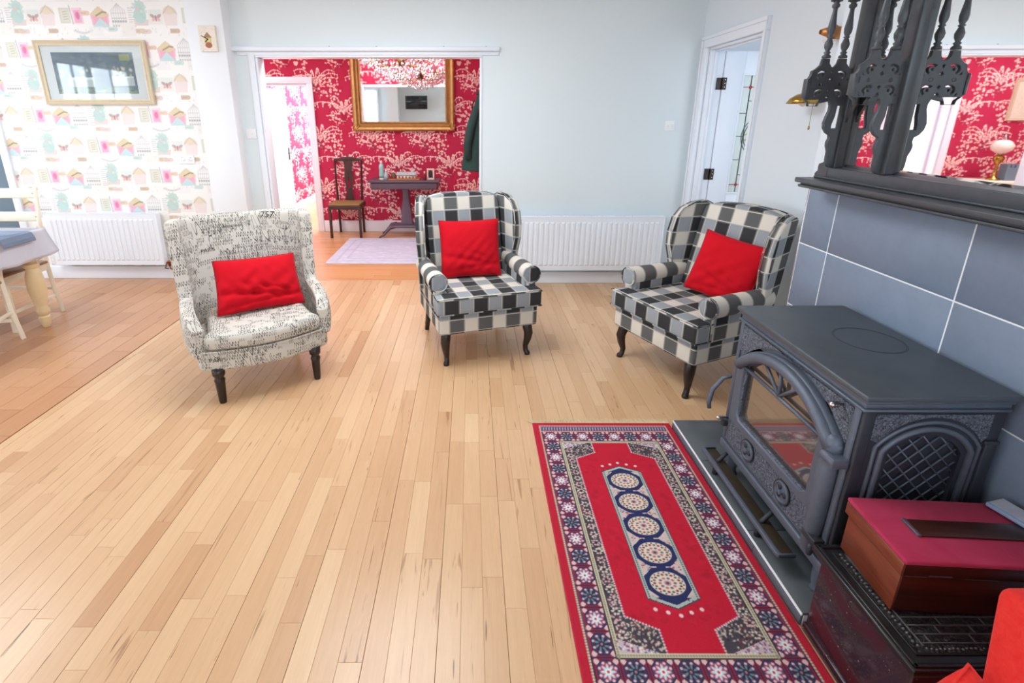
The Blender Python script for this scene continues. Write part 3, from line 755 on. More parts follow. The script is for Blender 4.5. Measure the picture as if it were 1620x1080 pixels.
# ================================================================== WALLPAPERS
# cream wallpaper printed with stationery motifs
def stationery():
    c = Canvas(1.06, .55, .0047, (251, 249, 246)); c.wrap = True
    def icons(ox, oy, keyoff):
        random.seed(5)
        for k, (dx, kind) in enumerate([(0, 'env'), (.165, 'cage'), (.27, 'text'), (.35, 'fern'), (.485, 'fly'), (.61, 'purse'), (.765, 'stamp'), (.87, 'pink')]):
            X = ox+dx; Y = oy
            if kind == 'env':
                c.poly([(X-.08, Y-.01), (X+.08, Y-.01), (X+.07, Y-.11), (X-.07, Y-.11)], (244, 186, 206))
                c.poly([(X-.06, Y-.02), (X+.06, Y-.02), (X+.06, Y-.10), (X-.06, Y-.10)], (242, 158, 182), .8)
                c.poly([(X-.075, Y-.11), (X+.075, Y-.11), (X, Y-.035)], (188, 222, 226))
                c.poly([(X-.085, Y-.01), (X, Y+.055), (X+.085, Y-.01), (X+.03, Y-.035), (X-.03, Y-.03)], (224, 204, 160))
                c.line([(X-.03, Y-.02), (X+.03, Y+.01), (X+.06, Y+.005)], .012, (150, 124, 92))
            elif kind == 'cage':
                for q in range(7): c.line([(X-.06+q*.02, Y-.09), (X-.06+q*.02, Y+.02), (X, Y+.075)], .004, (196, 196, 196))
                c.line([(X-.062, Y-.04), (X+.062, Y-.04)], .006, (188, 188, 190)); c.line([(X-.062, Y), (X+.062, Y)], .005, (200, 200, 200))
                for q in range(6): c.ell(X-.055+q*.022, Y-.065, .009, .009, (160, 162, 164)); c.ell(X-.055+q*.022, Y-.10, .008, .008, (186, 186, 188))
            elif kind == 'text':
                for q in range(9): c.line([(X-.018, Y+.04-q*.018), (X+.012+.01*(q % 3), Y+.04-q*.018)], .006, (190, 192, 196))
            elif kind == 'fern':
                c.poly([(X-.06, Y-.05), (X+.07, Y-.05), (X+.06, Y-.10), (X-.055, Y-.10)], (224, 208, 202))
                c.ell(X, Y-.02, .055, .06, (178, 212, 206)); c.ell(X+.01, Y+.05, .045, .045, (172, 208, 200), al=.9)
                [c.ell(X+.05*math.cos(q_), Y+.035+.055*math.sin(q_), .016, .010, (190, 220, 212), q_) for q_ in (.2, .8, 1.3, 1.9, 2.5, 3.0)]
                for q in range(7): c.ell(X+random.uniform(-.05, .06), Y+random.uniform(-.09, .05), .014, .012, random.choice([(176, 206, 198), (240, 190, 188), (206, 226, 220)]))
            elif kind == 'fly':
                c.rect(X-.065, Y-.09, X+.06, Y+.03, (240, 238, 230)); c.rect(X-.05, Y-.02, X+.055, Y+.03, (226, 236, 230))
                for s in (-1, 1):
                    c.ell(X+s*.025, Y-.025, .026, .013, (186, 146, 146), s*.6); c.ell(X+s*.020, Y-.05, .018, .012, (238, 168, 174), -s*.6)
                c.line([(X, Y-.06), (X, Y-.02)], .007, (90, 70, 70))
            elif kind == 'purse':
                c.ell(X, Y, .06, .055, (226, 208, 182)); c.poly([(X-.06, Y), (X+.065, Y), (X+.05, Y-.10), (X-.055, Y-.10)], (242, 224, 222)); c.ell(X, Y+.02, .05, .03, (232, 214, 186))
                c.line([(X-.06, Y-.005), (X, Y+.06), (X+.06, Y-.005)], .005, (190, 172, 150))
            elif kind == 'stamp':
                c.rect(X-.05, Y-.08, X+.04, Y+.045, (214, 216, 198)); c.rect(X-.035, Y-.065, X+.025, Y+.03, (228, 226, 210)); c.line([(X+.055, Y-.085), (X+.045, Y+.06)], .006, (156, 142, 146))
                for q in range(4): c.line([(X-.02, Y-.05+q*.02), (X+.015, Y-.045+q*.02)], .006, (170, 176, 150))
            else:
                c.rect(X-.042, Y-.085, X+.045, Y+.045, (248, 216, 230)); c.rect(X-.03, Y-.075, X+.028, Y+.025, (244, 162, 198)); c.ell(X, Y-.02, .018, .03, (226, 96, 156)); c.line([(X+.03, Y-.08), (X+.035, Y+.04)], .005, (210, 190, 196))
        for dx, dy, col in ((.10, .135, (206, 176, 150)), (.62, .15, (196, 224, 220)), (-.13, -.0, (238, 196, 172)), (.38, -.145, (226, 204, 200)), (.86, .135, (216, 190, 164))):
            X = ox+dx; Y = oy+dy; c.rect(X-.038, Y-.018, X+.03, Y+.018, col); c.ell(X+.03, Y, .018, .018, col); c.rect(X-.03, Y-.004, X+.02, Y+.003, (170, 150, 130), .5)
        for dx, dy in ((.30, .14), (.82, -.14)):
            for q in range(9):
                c.ell(ox+dx+q*.018, oy+dy-.02*math.sin(q/8*PI), .007, .008, (206, 208, 208))
        c.rect(ox+.70, oy+.09, ox+.82, oy+.20, (244, 240, 234)); c.rect(ox+.42, oy+.09, ox+.54, oy+.17, (238, 236, 240), .6)
        for q in range(22): c.ell(ox+random.random()*1.06, oy+.10+random.random()*.07, .004, .010, (222, 222, 220), random.random()*3)
    icons(.10, .11, 0); icons(.10+.53, .385, 1)
    c.a = c.a*.74+.26*np.array([.985, .977, .968])
    return c
random.seed(3)
cv = stationery().tiled(4.385-2.335, HC-.10)
print_sheet('wallpaper', cv, (-4.385, 4.7895, .10), (1, 0, 0), (0, 0, 1), M['paperprint'], wd)
# crimson wallpaper with cream arching blossom sprays
def blossom(res=.0045):
    W = .58; c = Canvas(W, W, res, (190, 36, 78)); c.wrap = True; rn = random.Random(21)
    cr = (247, 226, 212); cr2 = (240, 190, 184)
    for _ in range(26): c.ell(rn.random()*W, rn.random()*W, .03, .05, (188, 26, 64), rn.random()*3, .5)
    for gx, gy in ((.10, .02), (.39, .31)):
        for k in range(10):      # arching sprays fanning from one root
            a = -1.2+k*.27; L = .21+.05*math.sin(k*2.3+gx*9)
            pts = []
            for q in range(13):
                t_ = q/12; pts.append((gx+L*1.15*t_*math.sin(a)+.05*math.sin(a)*t_*t_, gy+L*(1.75*t_-1.15*t_*t_)*(.62+.5*math.cos(a))))
            c.line(pts, .0048, cr2 if k % 2 else cr)
            for q in range(3, 13):
                x, y = pts[q]; r = .0075+.0025*math.sin(q*3+k)
                c.ell(x+rn.uniform(-.003, .003), y+rn.uniform(-.003, .003), r, r*.75, cr, rn.random()*3)
                if q % 3 == 0: c.line([(x, y), (x+.004, y-.028)], .0035, cr); c.ell(x+.004, y-.03, .0055, .010, cr)
        for k in range(30):
            x = gx+.17+rn.gauss(0, .050); y = gy-.02+rn.gauss(0, .050); r0 = rn.uniform(.7, 1.1)
            for p in range(5): c.ell(x+.0078*r0*math.cos(p*1.257+k), y+.0078*r0*math.sin(p*1.257+k), .0062*r0, .005*r0, cr, p*1.257)
            c.ell(x, y, .0026, .0026, (206, 90, 100))
        for k in range(12):
            x = gx-.10+rn.gauss(0, .05); y = gy+.02+rn.gauss(0, .04); c.ell(x, y, .013, .0055, cr, rn.random()*3)
        for k in range(9):
            x = gx+rn.uniform(-.14, .14); y = gy+rn.uniform(-.13, .0); pts = [(x, y), (x+.015, y+.035), (x+.045, y+.058), (x+.075, y+.055)]
            if k % 2: pts = [(2*x-p[0], p[1]) for p in pts]
            c.line(pts, .0042, cr2)
            for (px, py) in pts[1:]: c.ell(px, py, .008, .006, cr); c.ell(px+.010, py-.004, .006, .005, cr)
        for k in range(8): c.line([(gx+rn.uniform(-.03, .04), gy-.09), (gx+rn.uniform(-.04, .04), gy+.03)], .0035, (122, 26, 54), .7)
    c.W = c.H = .70; c.res *= .70/.58
    return c
bl = blossom()
cv = bl.tiled(HX1-HX0, HC-.155)
print_sheet('wallpaper', cv, (HX0, HY1-.0006, .155), (1, 0, 0), (0, 0, 1), M['paperprint'], wh,
            skip=lambda X, Y: (X > -2.95-HX0) & (X < -2.10-HX0) & (Y < 2.0-.155))
bl2 = blossom(.010)
cv = bl2.tiled(HX1+2.03, HC)
print_sheet('wallpaper', cv, (HX1, 4.7606, 0), (-1, 0, 0), (0, 0, 1), M['paperprint'], wb,
            skip=lambda X, Y: (HX1-X > OX0-.02) & (HX1-X < OX1+.02) & (Y < OZ+.02))
cv = bl2.tiled(2.15, HC); pr = bpy.data.objects['wall_hall_right']
print_sheet('wallpaper', cv, (HX1-.0008, 6.92, 0), (0, -1, 0), (0, 0, 1), M['paperprint'], pr)
print_sheet('wallpaper', cv, (HX0+.0008, 4.97, 0), (0, 1, 0), (0, 0, 1), M['paperprint'], bpy.data.objects['wall_hall_left'],
            skip=lambda X, Y: X > 1.94)
cv = bl.tiled(3.25, HC-.13)
print_sheet('wallpaper', cv, (-2.9992, 7.10, .13), (0, 1, 0), (0, 0, 1), M['paperprint'], bpy.data.objects['wall_passage_left'])
# ================================================================== RADIATORS
def radiator(label, x0, x1, z0, z1, yb, pitch=.0485):
    W = x1-x0; t = thing('radiator', label, 'radiator', (x0, yb, 0))
    D0, D1 = -.095, -.03   # panel front/back from wall
    fr = MB().box(0, W, D0+.004, D0+.018, z0, z1)
    n = int((W-.05)/pitch); s = (W-n*pitch)/2
    for k in range(n):
        a = s+k*pitch+.006; b = a+pitch-.014; h = .0075; ya = D0+.004; za, zb_ = z0+.045, z1-.045
        v = [(a, ya, za), (b, ya, za), (b, ya, zb_), (a, ya, zb_), (a+.006, ya-h, za+.012), (b-.006, ya-h, za+.012), (b-.006, ya-h, zb_-.012), (a+.006, ya-h, zb_-.012)]
        fr.add(v, [(4, 5, 6, 7), (0, 1, 5, 4), (1, 2, 6, 5), (2, 3, 7, 6), (3, 0, 4, 7)])
    build('front_panel', fr, M['rad'], t)
    rb('back_panel', (.0, W, -.045, -.03, z0, z1), M['rad'], t, bevel=.003)
    for a in (0, W-.012): rb('side_cover', (a-.002, a+.014, D0+.002, -.028, z0+.004, z1+.003), M['rad'], t, bevel=.003)
    g = MB()
    g.box(0, W, D0+.002, D0+.012, z1-.004, z1+.006).box(0, W, -.04, -.028, z1-.004, z1+.006)
    k = .015
    while k < W: g.box(k, k+.006, D0+.01, -.035, z1, z1+.004); k += .018
    build('top_grille', g, M['rad'], t)
    for a in (.15, W-.15): rb('wall_bracket', (a, a+.03, -.03, 0, z0+.05, z1-.05), M['steel'], t, bevel=.001)
    v = MB().lathe([(.012, 0), (.012, .03), (.016, .032), (.016, .05), (.01, .055)], 12, (W+.028, -.06, z0-.02))
    v.tube([(W+.0, -.06, z0+.012), (W+.03, -.06, z0+.012)], .008, 8)
    build('valve', v, M['copper'], t, smooth=True)
    build('pipe', MB().tube([(W+.028, -.06, z0-.015), (W+.03, -.06, z0-.045), (W+.05, -.05, z0-.065), (W+.07, -.012, z0-.07)], .0075, 8), M['copper'], t, smooth=True)
    build('pipe', MB().tube([(W+.0, -.06, z0+.012), (W-.02, -.06, z0-.045), (W-.02, -.02, z0-.06)], .006, 8), M['steel'], t, smooth=True)
    return t
radiator('white panel radiator on the patterned cream wallpaper under the framed print', -4.075, -3.0, .165, .665, 4.788)
radiator('white panel radiator on the plain blue-white wall between the plaid armchairs', .40, 1.795, .155, .665, 4.639)

# ================================================================== ARMCHAIRS
def cabriole(x, y, s):
    pts = [(x, y, .25), (x+s*.008, y-.008, .20), (x+s*.014, y-.018, .16), (x+s*.010, y-.012, .11), (x+s*.002, y, .06), (x+s*.003, y-.006, .025), (x+s*.010, y-.018, .010), (x+s*.010, y-.018, 0)]
    return MB().tube(pts, [.030, .033, .031, .025, .018, .017, .020, .019], 12)
def cushion(name, w, h, T, mat, seed, group, label, loc, rot, fold=.012, sag=0, n=36, cat='cushion'):
    """plump square cushion: local x width, z height, y thickness, origin at the bottom middle"""
    t = thing(name, label, cat, loc, 0, group); t.rotation_euler = rot
    rn = random.Random(seed)
    fr = [(rn.uniform(8, 26), rn.uniform(-9, 9), rn.uniform(0, 6), rn.uniform(.2, 1)) for _ in range(6)]
    def surf(side):
        def fn(a, b):
            u = a*2-1; v = b*2-1
            px = 1-.045*(1-abs(v)**2.2)*1; pz = 1-.05*(1-abs(u)**2.2)
            e = max(0, (1-abs(u)**2.6))**.55*max(0, (1-abs(v)**2.6))**.55
            wr = sum(A*math.sin(fu*u*w*2+fv*v*2+ph) for fu, fv, ph, A in fr)*fold*.35*e*(1.1-b)
            cr = -fold*1.4*math.exp(-((v+.45+.22*u)/.10)**2)*e-fold*1.1*math.exp(-((v+.70-.15*u)/.07)**2)*e-fold*.8*math.exp(-((v+.15+.4*u)/.07)**2)*e*(1 if u > 0 else .3)
            y = side*(T/2*e+(wr+cr if side < 0 else 0)); z = (v*pz+1)*h/2
            return (u*w/2*px+sag*(1-b)*u, y-.10*sag*e, max(z-sag*.3*(1-b)*abs(u), .0))
        return fn
    mb = MB(); mb.grid(surf(-1), n, n); mb.grid(lambda a, b: surf(1)(1-a, b), n, n)
    me = mb.mesh('cover'); bm = bmesh.new(); bm.from_mesh(me); bmesh.ops.remove_doubles(bm, verts=bm.verts, dist=.0008); bmesh.ops.recalc_face_normals(bm, faces=bm.faces); bm.to_mesh(me); bm.free()
    link('cover', me, mat, t)
    rim = [surf(-1)(a, 0) for a in np.linspace(0, 1, 20)]+[surf(-1)(1, b) for b in np.linspace(0, 1, 20)][1:]+[surf(-1)(a, 1) for a in np.linspace(1, 0, 20)][1:]+[surf(-1)(0, b) for b in np.linspace(1, 0, 20)][1:-1]
    build('seam', MB().tube(rim, .0028, 6, close=True), M['cushseam'] if mat is M['redcush'] else mat, t, smooth=True)
    return t
def plaid_chair(label, loc, rz):
    t = thing('wing_armchair', label, 'armchair', loc, rz, 'black and cream plaid wing armchairs')
    P = M['plaid']
    for s in (-1, 1):
        build('leg', cabriole(s*.275, -.325, s), M['leg'], t, smooth=True)
        build('leg', MB().tube([(s*.27, .225, .26), (s*.275, .235, .14), (s*.285, .262, .0)], [.025, .021, .017], 8), M['leg'], t, smooth=True)
    rb('seat_frame', (-.335, .335, -.375, .27, .222, .362), P, t, bevel=.016, seg=3, uv=True, uvoff=(.02, .03))
    T = [(-.352, -.405), (.352, -.405), (.352, -.285), (.262, -.275), (.262, .16), (-.262, .16), (-.262, -.275), (-.352, -.285)]
    cush = MB().prism(T, .362, .478, 'z')
    o = build('seat_cushion', cush, P, t, bevel=.022, seg=4, uv=True, uvoff=(.06, .175))
    pp = MB()
    for z in (.470, .370): pp.tube([(x*.992, y*.992-.0, z) for x, y in T], .005, 6, close=True)
    build('piping', pp, P, o, smooth=True, uv=True)
    # arms
    for s in (-1, 1):
        rb('arm_panel', (s*.335 if s < 0 else .268, -.268 if s < 0 else s*.335, -.285, .2, .34, .56), P, t, bevel=.012, seg=2, uv=True, uvoff=(0, .1))
        R = .060; cx, cz = s*.318, .553
        roll = MB()
        def fn(a, b, cx=cx, cz=cz, s=s, R=R):
            y = -.30+a*.47; an = s*(-PI*.65+b*2*PI); r = R*(1-.10*a)*(1 if a > .02 else 1)
            return (cx+r*math.cos(an), y, cz+r*math.sin(an)*1.0)
        roll.grid(fn, 12, 20, lambda a, b: (a*.47+.045, .085+b*.06))
        ar = build('arm_roll', roll, P, t, smooth=True)
        cap = MB().lathe([(.002, 0), (R*.55, .004), (R*.93, .003), (R*1.02, -.004), (R*1.01, -.014)], 20, mat=Matrix.Translation((cx, -.302, cz)) @ Matrix.Rotation(PI/2, 4, 'X'))
        cp = build('arm_facing', cap, P, t, smooth=True, uv=True, uvoff=(.02, .04))
        rb('arm_post', (cx-.030, cx+.030, -.297, -.27, .36, .53), P, t, bevel=.008, uv=True, uvoff=(.02, .04))
        build('piping', MB().tube([(cx+R*.98*math.cos(a), -.303, cz+R*.98*math.sin(a)) for a in np.linspace(0, 2*PI, 24)[:-1]], .0042, 6, close=True), P, cp, smooth=True, uv=True)
    # back (reclined) with arched top
    def rec(o, k=.25, z0=.40):
        for v in o.data.vertices: v.co.y += (v.co.z-z0)*k
    top = [(-.268, .36), (.268, .36), (.272, .9), (.262, .985)]+[(.262*math.cos(a), .985+.045*math.sin(a)) for a in np.linspace(.15, PI-.15, 9)]+[(-.262, .985), (-.272, .9)]
    b = build('backrest', MB().prism(top, .10, .205, 'y'), P, t, bevel=.030, seg=4, uv=True, uvoff=(.085, .11)); rec(b)
    b2 = build('back_panel', MB().prism([(x*1.12, z*1.0-.0) for x, z in top], .195, .215, 'y'), P, t, bevel=.010, uv=True); rec(b2)
    for s in (-1, 1):
        side = [(.20, .40), (.215, 1.00), (.17, 1.022), (.09, 1.012), (.02, .975), (-.02, .91), (-.03, .82), (-.02, .72), (.01, .64), (.03, .575), (.03, .40)]
        wg = MB().prism(side, -.030, .030, 'x'); o = build('wing', wg, P, t, bevel=.022, seg=4, uv=True, uvoff=(.04, .11))
        for v in o.data.vertices:
            f = max(0, .22-v.co.y)
            v.co.x = v.co.x+s*(.295+f*.26); v.co.y += (v.co.z-.40)*.14*(1)+.02
        pts = [(s*(.295+max(0, .22-y)*.26)-s*.030+0, y+(z-.40)*.14+.02-.003, z) for y, z in side[1:10]]
        build('piping', MB().tube(pts, .0045, 6), P, o, smooth=True, uv=True)
    return t
C2 = plaid_chair('black and cream plaid wing armchair standing in the middle before the wide opening', (.013, 3.35, 0), math.radians(16.8))
C3 = plaid_chair('black and cream plaid wing armchair standing at the right beside the stove and doorway', (1.435, 2.945, 0), math.radians(-66))
def place_on(chair, name, label, local, tilt, yaw, seed, w, h, T=.15, fold=.012, sag=0, cat='cushion', roll=0):
    a = chair.rotation_euler.z; c, s = math.cos(a), math.sin(a)
    x, y, z = local; L = chair.location
    t = cushion(name, w, h, T, M['redcush'], seed, 'red scatter cushions on the armchairs', label, (L[0]+x*c-y*s, L[1]+x*s+y*c, z), (0, 0, 0), fold, sag, cat=cat)
    t.rotation_euler = (Matrix.Rotation(a+yaw, 3, 'Z') @ Matrix.Rotation(-tilt, 3, 'X') @ Matrix.Rotation(roll, 3, 'Y')).to_euler()
    return t
place_on(C2, 'red_cushion', 'square red cushion upright on the middle plaid armchair', (-.015, -.025, .483), math.radians(17), -.1, 3, .425, .40, .13, .009)
place_on(C3, 'red_cushion', 'tilted red cushion on the plaid armchair by the stove', (.078, .015, .484), math.radians(17), .20, 8, .405, .39, .12, .010, roll=.12)

# script-print tub armchair
def script_chair(label, loc, rz):
    t = thing('tub_armchair', label, 'armchair', loc, rz); P = M['script']
    for s in (-1, 1):
        build('leg', MB().lathe([(.018, 0), (.019, .006), (.021, .02), (.026, .13), (.030, .145), (.024, .155), (.024, .165), (.033, .175), (.035, .22)], 14, (s*.265, -.275, 0)), M['leg'], t, smooth=True)
        build('leg', MB().tube([(s*.24, .20, .25), (s*.25, .24, .12), (s*.26, .28, 0)], [.026, .021, .017], 8), M['leg'], t, smooth=True)
    bow = [(-.355, -.24)]+[(-.35+.70*k/14, -.27-.075*math.sin(PI*k/14)) for k in range(15)]+[(.355, -.24), (.345, .12), (.24, .27), (-.24, .27), (-.345, .12)]
    rb_ = build('seat_frame', MB().prism(bow, .205, .325, 'z'), P, t, bevel=.022, seg=3, uv=True)
    cu = [(-.285, -.20)]+[(-.325+.65*k/14, -.29-.070*math.sin(PI*k/14)) for k in range(15)]+[(.285, -.20), (.27, .18), (-.27, .18)]
    sc = build('seat_cushion', MB().prism(cu, .325, .425, 'z'), P, t, bevel=.040, seg=6, uv=True, uvoff=(.3, .12))
    dome = MB()
    # shell of arms and back
    path = [(-.325, -.285), (-.350, -.22), (-.362, -.10), (-.362, .02), (-.355, .10), (-.350, .15), (-.335, .20), (-.30, .24), (-.22, .275), (-.11, .295), (0, .300)]
    path = path+[(-x, y) for x, y in path[-2::-1]]
    P2 = []
    for i in range(len(path)-1):
        for k in range(3):
            f = k/3; P2.append((path[i][0]*(1-f)+path[i+1][0]*f, path[i][1]*(1-f)+path[i+1][1]*f))
    P2.append(path[-1])
    P2 = [P2[0]]+[((P2[i-1][0]+2*P2[i][0]+P2[i+1][0])/4, (P2[i-1][1]+2*P2[i][1]+P2[i+1][1])/4) for i in range(1, len(P2)-1)]+[P2[-1]]
    n = len(P2)-1; cum = [0]
    for i in range(n): cum.append(cum[-1]+math.dist(P2[i], P2[i+1]))
    def top(x, y):
        arm = .500+.035*min(1, max(0, (y+.25)/.3))-.05*max(0, (-.22-y)/.065)
        if y < .085: return arm
        f = min(1, (y-.085)/.075); f = f*f*(3-2*f)
        return arm+f*(.985-arm)-(.022*(1-(x/.33)**2) if y > .17 else 0)
    def fn(a, b):
        k = min(int(round(a*n)), n); x, y = P2[k]; h = top(x, y); z = .30+(h-.30)*b
        up = max(0, z-.42)
        back = min(1, max(0, (y-.07)/.09))
        ox = x*(1+up*.17*back); oy = y+up*back*(.20-.24*abs(x/.35)**3)
        arm = (1-back)*math.sin(min(1, b)*PI)*.012
        return (ox+math.copysign(arm, x), oy, z)
    g = MB(); g.grid(fn, n, 12, lambda a, b: (cum[min(int(round(a*n)), n)], fn(a, b)[2]))
    me = g.mesh('shell')
    l = me.uv_layers.new(name='UVMap')
    for p, u in zip(me.polygons, g.uv):
        for k, li in enumerate(p.loop_indices): l.data[li].uv = u[k]
    o = link('shell', me, P, t)
    so = o.modifiers.new('so', 'SOLIDIFY'); so.thickness = .072; so.offset = 0; so.use_even_offset = True
    sb = o.modifiers.new('s', 'SUBSURF'); sb.levels = 2; sb.render_levels = 2
    bpy.context.view_layer.update()
    me2 = bpy.data.meshes.new_from_object(o.evaluated_get(bpy.context.evaluated_depsgraph_get())); o.modifiers.clear(); o.data = me2; me2.name = 'shell'
    boxuv(me2)
    build('piping', MB().tube([(x, y-.004, .322) for x, y in bow[1:16]], .006, 6), P, sc, smooth=True, uv=True)
    # printed words on the linen
    bpy.context.view_layer.update()
    dg = bpy.context.evaluated_depsgraph_get()
    def decal(txt, size, x, z, target, slant=0, parent=None):
        bv = BVHTree.FromObject(target, dg)
        m = text_mesh(txt, size) if isinstance(txt, str) else txt
        bm = bmesh.new(); bm.from_mesh(m); bmesh.ops.triangulate(bm, faces=bm.faces[:]); bmesh.ops.subdivide_edges(bm, edges=[e for e in bm.edges if e.calc_length() > .012], cuts=2)
        ok = True
        for v in bm.verts:
            px = x+v.co.x+slant*v.co.y; pz = z+v.co.y
            hit = bv.ray_cast(Vector((px, -1, pz)), Vector((0, 1, 0)))
            if hit[0] is None: ok = False; v.co = (px, 0, pz)
            else: v.co = hit[0]+Vector((0, -.0012, 0))
        bm.to_mesh(m); bm.free()
        if ok: link('lettering', m, M['ink'], parent or target, smooth=False)
    decal('PARIS', .034, -.20, .745, o); decal('PARIS', .034, -.26, .262, rb_); decal('Napoleon', .030, -.04, .875, o, .3)
    decal('757', .055, .17, .92, o, .3); decal('PARIS', .018, -.05, .95, o)
    for cx, cz, r in ((-.11, .885, .019), (.255, .87, .034)):
        cu_ = bpy.data.curves.new('r', 'CURVE'); cu_.dimensions = '2D'; cu_.fill_mode = 'BOTH'
        for q in ((1, .93, .62, .52) if r < .03 else (1, .93)):
            sp = cu_.splines.new('POLY'); sp.points.add(31); sp.use_cyclic_u = True
            for i in range(32): sp.points[i].co = (r*q*math.cos(i*PI/16)*(1 if r < .03 else 1.1), r*q*math.sin(i*PI/16)*(1 if r < .03 else .7), 0, 1)
        tmp = bpy.data.objects.new('tmp', cu_); COL.objects.link(tmp)
        m = bpy.data.meshes.new_from_object(tmp.evaluated_get(bpy.context.evaluated_depsgraph_get())); bpy.data.objects.remove(tmp)
        decal(m, 1, cx, cz, o)
    return t
C1 = script_chair('cream tub armchair covered in black handwriting-print linen', (-1.32, 2.867, 0), math.radians(30.7))
place_on(C1, 'red_cushion', 'wide slumped red cushion on the handwriting-print armchair', (.035, -.05, .432), math.radians(24), .10, 5, .47, .325, .15, .020, .02, roll=.045)

# ================================================================== RUGS
def oriental():
    W, H = .722, 1.36; c = Canvas(W, H, .0026, (186, 18, 48)); rn = random.Random(4)
    navy, cream, blue, dk = (36, 48, 92), (226, 214, 190), (168, 196, 204), (60, 52, 62)
    def scrib(x0, y0, x1, y1, bgc, cols, n, r=.004):
        c.rect(x0, y0, x1, y1, bgc)
        for _ in range(n):
            x, y = rn.uniform(x0+r, x1-r), rn.uniform(y0+r, y1-r); c.ell(x, y, r*rn.uniform(.6, 1.5), r*rn.uniform(.5, 1), rn.choice(cols), rn.random()*3)
    # borders
    scrib(.030, .030, W-.030, H-.030, (92, 70, 92), [(170, 150, 160), (60, 52, 84), (150, 40, 66)], 1500)
    for y0 in (.034, H-.078):
        c.rect(.036, y0, W-.036, y0+.044, (132, 118, 142))
        for k in range(46):
            x = .044+k*.0141; c.line([(x, y0+.008), (x+.004, y0+.036)], .005, (50, 48, 92)); c.ell(x+.008, y0+.022, .003, .010, (176, 160, 172))
    def tilesq(cx, cy, kind):
        s = .0385
        c.rect(cx-s, cy-s, cx+s, cy+s, (150, 24, 56))
        for q in range(4):
            a = q*PI/2+PI/4; c.ell(cx+.040*math.cos(a), cy+.040*math.sin(a), .010, .008, (222, 190, 186), a)
        c.poly([(cx+.037*math.cos(a), cy+.037*math.sin(a)) for a in [PI/8+k*PI/4 for k in range(8)]], (46, 50, 84))
        c.poly([(cx+.031*math.cos(a), cy+.031*math.sin(a)) for a in [PI/8+k*PI/4 for k in range(8)]], (176, 60, 90) if kind else (84, 40, 70))
        for k in range(16):
            a = k*PI/8; c.ell(cx+.026*math.cos(a), cy+.026*math.sin(a), .0045, .0038, (226, 206, 206) if k % 2 else (60, 54, 96))
        for k in range(8):
            a = k*PI/4+(0 if kind else PI/8); c.ell(cx+.011*math.cos(a), cy+.011*math.sin(a), .0125, .0040, (206, 226, 232) if kind else (108, 138, 150), a)
            if not kind: c.ell(cx+.012*math.cos(a+.39), cy+.012*math.sin(a+.39), .011, .003, (26, 30, 54), a+.39)
        c.ell(cx, cy, .009, .009, (236, 240, 240) if kind else (40, 40, 70)); c.ell(cx, cy, .004, .004, (196, 50, 50) if kind else (190, 120, 110))
    for i in range(8):
        for j in range(15):
            if i in (0, 7) or j in (0, 14): tilesq(.081+i*.080, .120+j*.080, (i+j) % 2 == 0)
    for i in range(9):
        for y in (.120, .120+14*.08): c.line([(.041+i*.08, y-.04), (.041+i*.08, y+.04)], .004, (44, 38, 60))
    for j in range(16):
        for x in (.081, .081+7*.08): c.line([(x-.04, .08+j*.08), (x+.04, .08+j*.08)], .004, (44, 38, 60))
    # beaded lines
    def beads(x0, y0, x1, y1, col=(222, 190, 160)):
        n = int(max(abs(x1-x0), abs(y1-y0))/.0085)
        for k in range(n+1): c.ell(x0+(x1-x0)*k/n, y0+(y1-y0)*k/n, .0038, .0038, col)
    for x in (.034, W-.034): beads(x, .03, x, H-.03)
    for y in (.031, .079, H-.031, H-.079): c.rect(.03, y-.004, W-.03, y+.004, (176, 40, 60)); beads(.034, y, W-.034, y)
    # inner frame
    fx0, fx1, fy0, fy1 = .118, W-.118, .160, H-.160
    c.rect(fx0-.004, fy0-.004, fx1+.004, fy1+.004, (70, 62, 66)); c.rect(fx0, fy0, fx1, fy1, (216, 206, 176))
    beads(fx0+.006, fy0, fx0+.006, fy1, (150, 146, 120)); beads(fx1-.006, fy0, fx1-.006, fy1, (150, 146, 120)); beads(fx0, fy0+.006, fx1, fy0+.006, (150, 146, 120)); beads(fx0, fy1-.006, fx1, fy1-.006, (150, 146, 120))
    scrib(fx0+.012, fy0+.012, fx1-.012, fy1-.012, (66, 62, 72), [(208, 192, 172), (178, 166, 152), (36, 36, 60), (206, 186, 180), (140, 50, 60), (196, 186, 166)], 5200, .0036)
    for sx in (0, 1):
        for k in range(26):
            x = fx0+.036 if sx == 0 else fx1-.036; y = fy0+.03+k*(fy1-fy0-.06)/25
            for q in range(6): c.ell(x+.011*math.cos(q*1.05), y+.011*math.sin(q*1.05), .0045, .0035, (226, 212, 192) if k % 2 else (222, 178, 176))
            c.ell(x, y, .004, .004, (40, 40, 70))
    for (cx_, cy_) in ((fx0+.012, fy0+.012), (fx1-.012, fy0+.012), (fx0+.012, fy1-.012), (fx1-.012, fy1-.012)):
        dx = 1 if cx_ < W/2 else -1; dy = 1 if cy_ < H/2 else -1
        c.poly([(cx_, cy_), (cx_+dx*.125, cy_), (cx_, cy_+dy*.045)], (198, 184, 190))
        for _ in range(70):
            a, b = rn.random(), rn.random()
            if a+b < 1: c.ell(cx_+dx*.12*a, cy_+dy*.042*b, .0032, .0028, rn.choice([(110, 96, 140), (150, 70, 100), (236, 224, 214)]))
    X0, X1 = .176, W-.176
    red = (196, 10, 46)
    hexa = [(X0, .29), (.272, .245), (.272, fy0+.012), (W-.272, fy0+.012), (W-.272, .245), (X1, .29), (X1, H-.29), (W-.272, H-.245), (W-.272, fy1-.012), (.272, fy1-.012), (.272, H-.245), (X0, H-.29)]
    c.poly(hexa, red)
